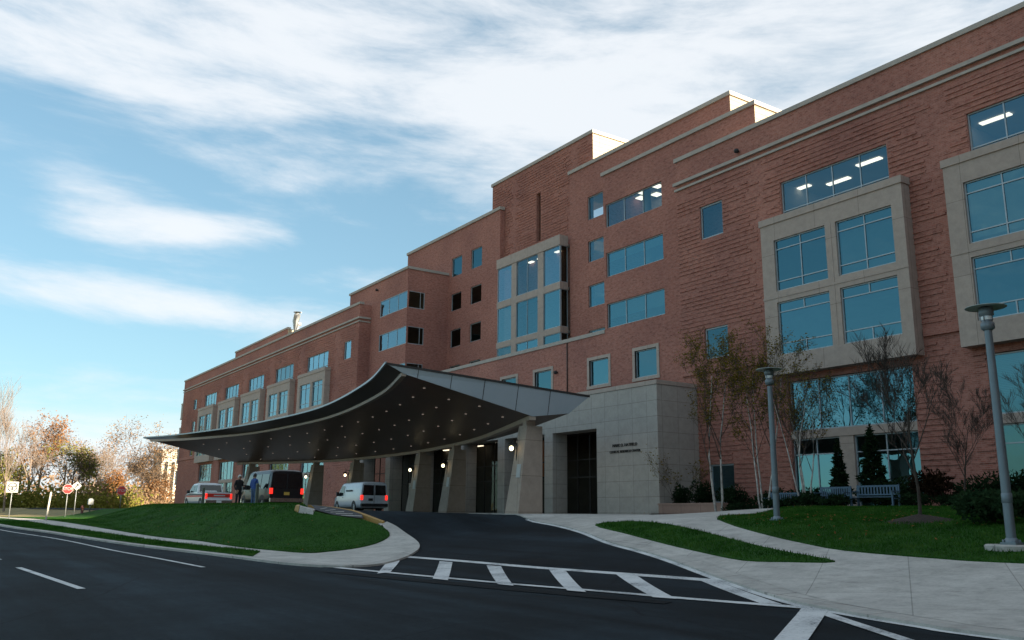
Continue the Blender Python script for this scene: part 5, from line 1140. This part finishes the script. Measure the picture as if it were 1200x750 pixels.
# ------------------------------------------------------------------ people
def person(label, x, y, z, yaw, shirt, trousers, hairmat, hat, arm_l, arm_r, hgt=1.76, lean=0.0):
    """one continuous skinned body; zones of it take the clothing materials"""
    k = hgt / 1.76; J = {}; E = []
    def j(n, p, r, par=None):
        J[n] = (Vector(p) * k, r * k, par)
    j('pelvis', (0, 0, .96), .145); j('waist', (0, .01, 1.10), .135, 'pelvis'); j('chest', (.01, 0, 1.30), .165, 'waist'); j('neck0', (0, 0, 1.47), .085, 'chest'); j('neck', (.015, 0, 1.54), .055, 'neck0'); j('head', (.02, 0, 1.63), .088, 'neck'); j('crown', (.02, 0, 1.70), .074, 'head')
    j('nose', (.10, 0, 1.62), .022, 'head')
    for s_, nm, arm in ((1, 'l', arm_l), (-1, 'r', arm_r)):
        j('sh' + nm, (0, s_ * .19, 1.41), .075, 'chest'); j('el' + nm, arm[0], .048, 'sh' + nm); j('wr' + nm, arm[1], .031, 'el' + nm)
        d = (Vector(arm[1]) - Vector(arm[0])).normalized(); side = d.cross(Vector((0, 1, 0))).normalized(); pm = Vector(arm[1]) + d * .07
        j('palm' + nm, pm, .034, 'wr' + nm)
        for q_, ln_ in enumerate((.075, .085, .08, .06)):
            o = side * (.027 - .018 * q_); m = pm + o + d * (.03 + ln_ * .5) ; j('f%d%s' % (q_, nm), m, .0095, 'palm' + nm); j('g%d%s' % (q_, nm), m + d * ln_ * .45 + Vector((0, -s_ * .012, 0)), .008, 'f%d%s' % (q_, nm))
        th = Vector(arm[1]) + d * .03 + side * .035; j('t' + nm, th + d * .025, .011, 'palm' + nm); j('u' + nm, th + d * .055 + side * .008, .009, 't' + nm)
        j('hip' + nm, (0, s_ * .095, .90), .105, 'pelvis'); j('knee' + nm, (.02, s_ * .105, .50), .068, 'hip' + nm); j('ank' + nm, (-.015, s_ * .11, .10), .046, 'knee' + nm); j('toe' + nm, (.15, s_ * .13, .045), .042, 'ank' + nm)
    names = list(J); me = bpy.data.meshes.new('body'); me.from_pydata([J[n][0] for n in names], [(names.index(J[n][2]), names.index(n)) for n in names if J[n][2]], [])
    tmp = bpy.data.objects.new('body', me); COL.objects.link(tmp); md = tmp.modifiers.new('skin', 'SKIN'); md.use_smooth_shade = True
    for i, n in enumerate(names): v = me.skin_vertices[0].data[i]; v.radius = (J[n][1],) * 2; v.use_root = (n == 'pelvis')
    sb = tmp.modifiers.new('sub', 'SUBSURF'); sb.levels = sb.render_levels = 2
    bpy.context.view_layer.update(); m2 = bpy.data.meshes.new_from_object(tmp.evaluated_get(bpy.context.evaluated_depsgraph_get())); bpy.data.objects.remove(tmp, do_unlink=True)
    m2.materials.clear()
    for m in (SKIN, shirt, trousers, PLASTIC): m2.materials.append(m)
    wr = [J['wrl'][0], J['wrr'][0]]
    for p in m2.polygons:
        c = p.center; zc = c.z / k
        near = min((c - w).length for w in wr) / k; hand = near < .20 and any((c - w).dot((w - J['el' + n_][0]).normalized()) > -.005 for w, n_ in zip(wr, 'lr') if (c - w).length / k < .2)
        p.material_index = 0 if (zc > 1.515 or hand) else (1 if zc > .93 or abs(c.y) > .215 * k else (2 if zc > .105 else 3)); p.use_smooth = True
    t = thing('person', label, 'person', (x, y, z), yaw, 'people standing by the vehicles')
    bo = bpy.data.objects.new('body', m2); COL.objects.link(bo); bo.parent = t
    q = MB(); hc = J['head'][0] + Vector((-.012, 0, .035)) * k; n = 14; V = []; F = []
    for a in range(8):
        th = math.pi * .5 * a / 7
        for b_ in range(n):
            ph = 2 * math.pi * b_ / n; low = -.07 if math.cos(ph) < .3 else .015
            V.append((hc.x + math.cos(ph) * math.cos(th) * .108 * k, hc.y + math.sin(ph) * math.cos(th) * .098 * k, hc.z + (low * (1 - a / 7) + math.sin(th) * .115) * k))
    for a in range(7):
        for b_ in range(n): F.append((a * n + b_, a * n + (b_ + 1) % n, (a + 1) * n + (b_ + 1) % n, (a + 1) * n + b_))
    q.faces(V, F, True); q.build('cap' if hat else 'hair', hairmat, t)
    if hat: q = MB(); q.disc((hc.x + .13 * k, hc.y, hc.z + .02 * k), (.1, 0, 1), .075 * k, .012, 14); q.build('cap_brim', hairmat, t)
    q = MB()
    for s_ in (1, -1): q.lathe((.102 * k + .008, s_ * .033 * k, 1.652 * k), [(0, -.011), (.012, 0), (0, .011)], 8)
    q.box(.098 * k, .112 * k, -.025 * k, .025 * k, 1.583 * k, 1.592 * k); q.build('face_features', SIGNK, t)
    return t
JEANS = noisy('denim', (.045, .085, .17), (.07, .125, .23), 9, .9); BLUEJ = noisy('blue_jacket', (.02, .06, .22), (.035, .09, .30), 7, .8); BLACKC = noisy('black_clothes', (.008, .008, .010), (.018, .018, .02), 8, .9); HAIRD = noisy('dark_hair', (.01, .008, .006), (.022, .017, .013), 20, .7); CAPW = noisy('pale_cap', (.45, .45, .43), (.55, .55, .52), 9, .8)
armd = lambda s_, fx=.05: ((-.02, s_ * .27, 1.13), (.06 + fx, s_ * .25, .90))
person('person in a blue jacket and jeans standing with back to the street', -48.9, 15.9, H(-48.9, 15.9), R_(112), BLUEJ, JEANS, HAIRD, False, armd(1), ((.03, -.28, 1.15), (.22, -.17, 1.10)), 1.80)
person('person in black clothes and a pale cap beside the pickup truck', -52.0, 16.0, H(-52.0, 16.0), R_(20), BLACKC, BLACKC, CAPW, True, ((.02, .27, 1.15), (.24, .16, 1.12)), armd(-1, .02), 1.84)

# ------------------------------------------------------------------ bollards, signs and small street furniture
for (x, y, lab) in ((-58.3, 15.7, 'green grey square post on the berm in front of the white pickup truck'), (-47.4, 15.6, 'green grey square post beside the person in blue')):
    z = H(x, y); t = thing('marker_post', lab, 'post', (x, y, z), 0, 'posts along the berm')
    q = MB(); q.box(-.07, .07, -.07, .07, -.2, 1.12); q.build('post', POSTG, t)
    q = MB(); q.hexa([(-.085, -.085, 1.12), (.085, -.085, 1.12), (.085, .085, 1.12), (-.085, .085, 1.12)], [(-.04, -.04, 1.2), (.04, -.04, 1.2), (.04, .04, 1.2), (-.04, .04, 1.2)]); q.build('post_cap', POSTG, t)
def face_mat(x, y, z):
    """frame whose local +Z looks at the street towards the viewer's side"""
    return Matrix.Translation((x, y, z)) @ Matrix.Rotation(R_(74), 4, 'Z') @ Matrix.Rotation(math.pi / 2, 4, 'X')
def sign(name, label, x, y, zc, base, group, shape, size):
    t = thing(name, label, 'sign', (x, y, base), R_(74), group)
    q = MB(); q.tube([(0, .05, -.2), (0, .05, zc - base + size * .6)], .035, 8); q.build('post', POSTS, t)
    return t
def plate(t, name, mat, n, r, h_, depth, y0, rot0=0.0, sx=1.0):
    q = MB(); F = [(math.cos(2 * math.pi * k / n + rot0) * r * sx, math.sin(2 * math.pi * k / n + rot0) * r + h_) for k in range(n)]
    V = [(a, y0, b) for a, b in F] + [(a, y0 + depth, b) for a, b in F]; q.faces(V, [tuple(range(n)), tuple(range(2 * n - 1, n - 1, -1))] + [(k, (k + 1) % n, n + (k + 1) % n, n + k) for k in range(n)]); return q.build(name, mat, t)
SG = 'stop signs at the junction'
for x, y, zc, lab in ((-81.3, 10.9, 1.55, 'red stop sign in front of the orange and olive trees'), (-85.4, 15.8, 1.57, 'red stop sign in front of the spreading oak')):
    b = H(x, y); t = sign('stop_sign', lab, x, y, zc, b, SG, 8, .4); h_ = zc - b
    plate(t, 'border', SIGNW, 8, .42, h_, .02, -.005, math.pi / 8); plate(t, 'panel', SIGNR, 8, .39, h_, .02, -.012, math.pi / 8)
    text_mesh('lettering', 'STOP', .33, Matrix.Translation((0, -.016, h_)) @ Matrix.Rotation(math.pi / 2, 4, 'X'), SIGNW, t, .004)
x, y = -75.7, 6.4; b = H(x, y); zc = 1.5; t = sign('no_turns_sign', 'white square sign with black turn arrows at the left kerb', x, y, zc, b, None, 4, .45); h_ = zc - b
plate(t, 'panel', SIGNW, 4, .56, h_, .02, -.006, math.pi / 4)
q = MB(); q.disc((0, -.010, h_), (0, 1, 0), .33, .012, 28, .275); q.build('ring', SIGNK, t)
q = MB()
for s_ in (1, -1):
    q.box(s_ * .035 - .025, s_ * .035 + .025, -.016, -.008, h_ - .22, h_ + .06); q.box(min(s_ * .05, s_ * .17), max(s_ * .05, s_ * .17), -.016, -.008, h_ + .04, h_ + .09)
    q.face([(s_ * .16, -.012, h_ + .14), (s_ * .16, -.012, h_ - .01), (s_ * .26, -.012, h_ + .065)])
q.build('arrow', SIGNK, t)
x, y = -83.1, 11.8; b = H(x, y); zc = 1.85; t = sign('arrow_sign', 'small white diamond sign with a black arrow right of the stop sign', x, y, zc, b, None, 4, .4); h_ = zc - b
plate(t, 'panel', SIGNW, 4, .38, h_, .02, -.006, 0)
q = MB(); V = [(-.15, -.12), (-.08, -.17), (.07, .03), (.14, -.03), (.13, .18), (-.07, .14), (.0, .08)]; q.face([(a, -.012, h_ + c) for a, c in V]); q.build('arrow', SIGNK, t)
x, y = -68.7, 8.05; b = H(x, y); q = MB(); q.tube([(x, y, b - .2), (x + .25, y + .1, b + 1.9)], .06, 10); q.tube([(x + .25, y + .1, b + 1.9), (x + .26, y + .1, b + 1.98)], [.075, .05], 10); tag(q.build('utility_post', noisy('white_post', (.45, .42, .36), (.58, .55, .48), 5, .8)), 'leaning pale post on the grass between the no turns sign and the stop sign', 'post')
x, y = -83.7, 13.1; b = H(x, y); t = thing('mail_box', 'small pale grey box on a post to the right of the first stop sign', 'box', (x, y, b), 0); q = MB(); q.box(-.05, .05, -.05, .05, -.2, .75); q.build('post', POSTG, t); q = MB(); q.box(-.25, .25, -.2, .2, .75, 1.15); q.hexa([(-.25, -.2, 1.15), (.25, -.2, 1.15), (.25, .2, 1.15), (-.25, .2, 1.15)], [(-.2, -.1, 1.27), (.2, -.1, 1.27), (.2, .1, 1.27), (-.2, .1, 1.27)]); q.build('box', POSTS, t)
x, y = -84.3, 12.6; b = H(x, y); q = MB(); q.lathe((x, y, b), [(.16, -.1), (.16, .05), (.11, .08), (.11, .55), (.15, .58), (.15, .63), (.10, .75), (0, .82)], 14); q.disc((x + .14, y, b + .42), (1, 0, 0), .06, .1, 10); q.disc((x - .14, y, b + .42), (1, 0, 0), .06, .1, 10); tag(q.build('fire_hydrant', noisy('hydrant_red', (.07, .02, .016), (.10, .03, .02), 5, .6)), 'dark red hydrant beside the small grey box', 'hydrant')
def kiosk(x, y, label, w_, hh):
    z = H(x, y) + .06; t = thing('directory_board', label, 'sign board', (x, y, z), 0, 'boards beneath the canopy')
    q = MB(); q.box(-w_ / 2, -w_ / 2 + .07, -.05, .05, 0, hh); q.box(w_ / 2 - .07, w_ / 2, -.05, .05, 0, hh); q.box(-w_ / 2 - .02, w_ / 2 + .02, -.06, .06, hh, hh + .08); q.build('frame', BEIGE, t)
    q = MB(); q.box(-w_ / 2 + .072, w_ / 2 - .072, -.02, .02, .5, hh - .03); q.build('panel', SIGNW, t)
    q = MB()
    for k in range(6): q.box(-w_ / 2 + .16, w_ / 2 - .2, -.026, -.021, hh - .3 - k * .17, hh - .22 - k * .17)
    q.build('lines', POSTG, t)
kiosk(-46.6, 32.0, 'pale framed notice board just left of the nearest stone column', 1.0, 1.95)
kiosk(-66.3, 35.0, 'pale framed notice board just left of the third stone column', 1.1, 2.3)

# ------------------------------------------------------------------ grass blades and fallen leaves
LEAF_L = leafmat('grass_blades', (.014, .056, .008), (.034, .108, .016), (.085, .165, .032), .9)
def inside(p, poly):
    c = False; j = len(poly) - 1
    for i in range(len(poly)):
        if (poly[i][1] > p[1]) != (poly[j][1] > p[1]) and p[0] < (poly[j][0] - poly[i][0]) * (p[1] - poly[i][1]) / (poly[j][1] - poly[i][1]) + poly[i][0]: c = not c
        j = i
    return c
def blades(polys, dens, seed):
    r = random.Random(seed); V = []; F = []
    for poly, x0, x1 in polys:
        xs = [p[0] for p in poly]; ys = [p[1] for p in poly]; a0, a1 = max(min(xs), x0), min(max(xs), x1); b0, b1 = min(ys), min(max(ys), 37)
        for _ in range(int((a1 - a0) * (b1 - b0) * dens)):
            x, y = r.uniform(a0, a1), r.uniform(b0, b1)
            if not inside((x, y), poly): continue
            z = H(x, y) + .095; k = .75 + .45 * math.sin(x * 1.3 + math.sin(y * 1.7)) * math.sin(y * 1.1); h_ = r.uniform(.035, .085) * (.8 + .5 * k); an = r.uniform(0, 6.283); w_ = .014; dx, dy = math.cos(an) * w_, math.sin(an) * w_; lx, ly = r.gauss(0, .03), r.gauss(0, .03)
            b = len(V); V += [(x - dx, y - dy, z), (x + dx, y + dy, z), (x + lx, y + ly, z + h_)]; F.append((b, b + 1, b + 2))
    me = bpy.data.meshes.new('grass'); me.from_pydata(V, [], F); me.materials.append(LEAF_L); o = bpy.data.objects.new('grass', me); COL.objects.link(o)
    tag(o, 'short green grass blades growing over the lawns', 'grass'); o['kind'] = 'stuff'
LRp = smooth_line(LR, 3) + [(20, 36), (-24.5, 36), (-26.5, 33), (-24.6, 28.8), (-23.6, 25.6)]
blades([(smooth_line(GI, 3, True), -60, 0), (LRp, -40, -5.5), (lawn, -72, -30), (verge, -66, -28)], 230, 5)
r = random.Random(9); mb = MB()
for cx, cy, sp, n in ((-33, 36.6, 3.0, 170), (-28, 35.4, 2.5, 90), (-19, 25, 5, 260), (-15, 24.6, 1.6, 50), (-24, 24, 4, 60), (-48, 13.5, 9, 160)):
    for _ in range(n):
        x, y = r.gauss(cx, sp), r.gauss(cy, sp * .6)
        if not (inside((x, y), LRp) or inside((x, y), lawn) or (y > 34 and y < 40)): continue
        c = Vector((x, y, H(x, y) + .16)); a = Vector((r.gauss(0, 1), r.gauss(0, 1), r.gauss(0, .3))).normalized() * .05; b = a.cross(Vector((r.gauss(0, .3), r.gauss(0, .3), 1))).normalized() * .03
        mb.face([c + a, c + b, c - a, c - b])
o = mb.build('fallen_leaves', LEAF_O); tag(o, 'scattered small fallen leaves on the lawns and beds', 'leaves'); o['kind'] = 'stuff'
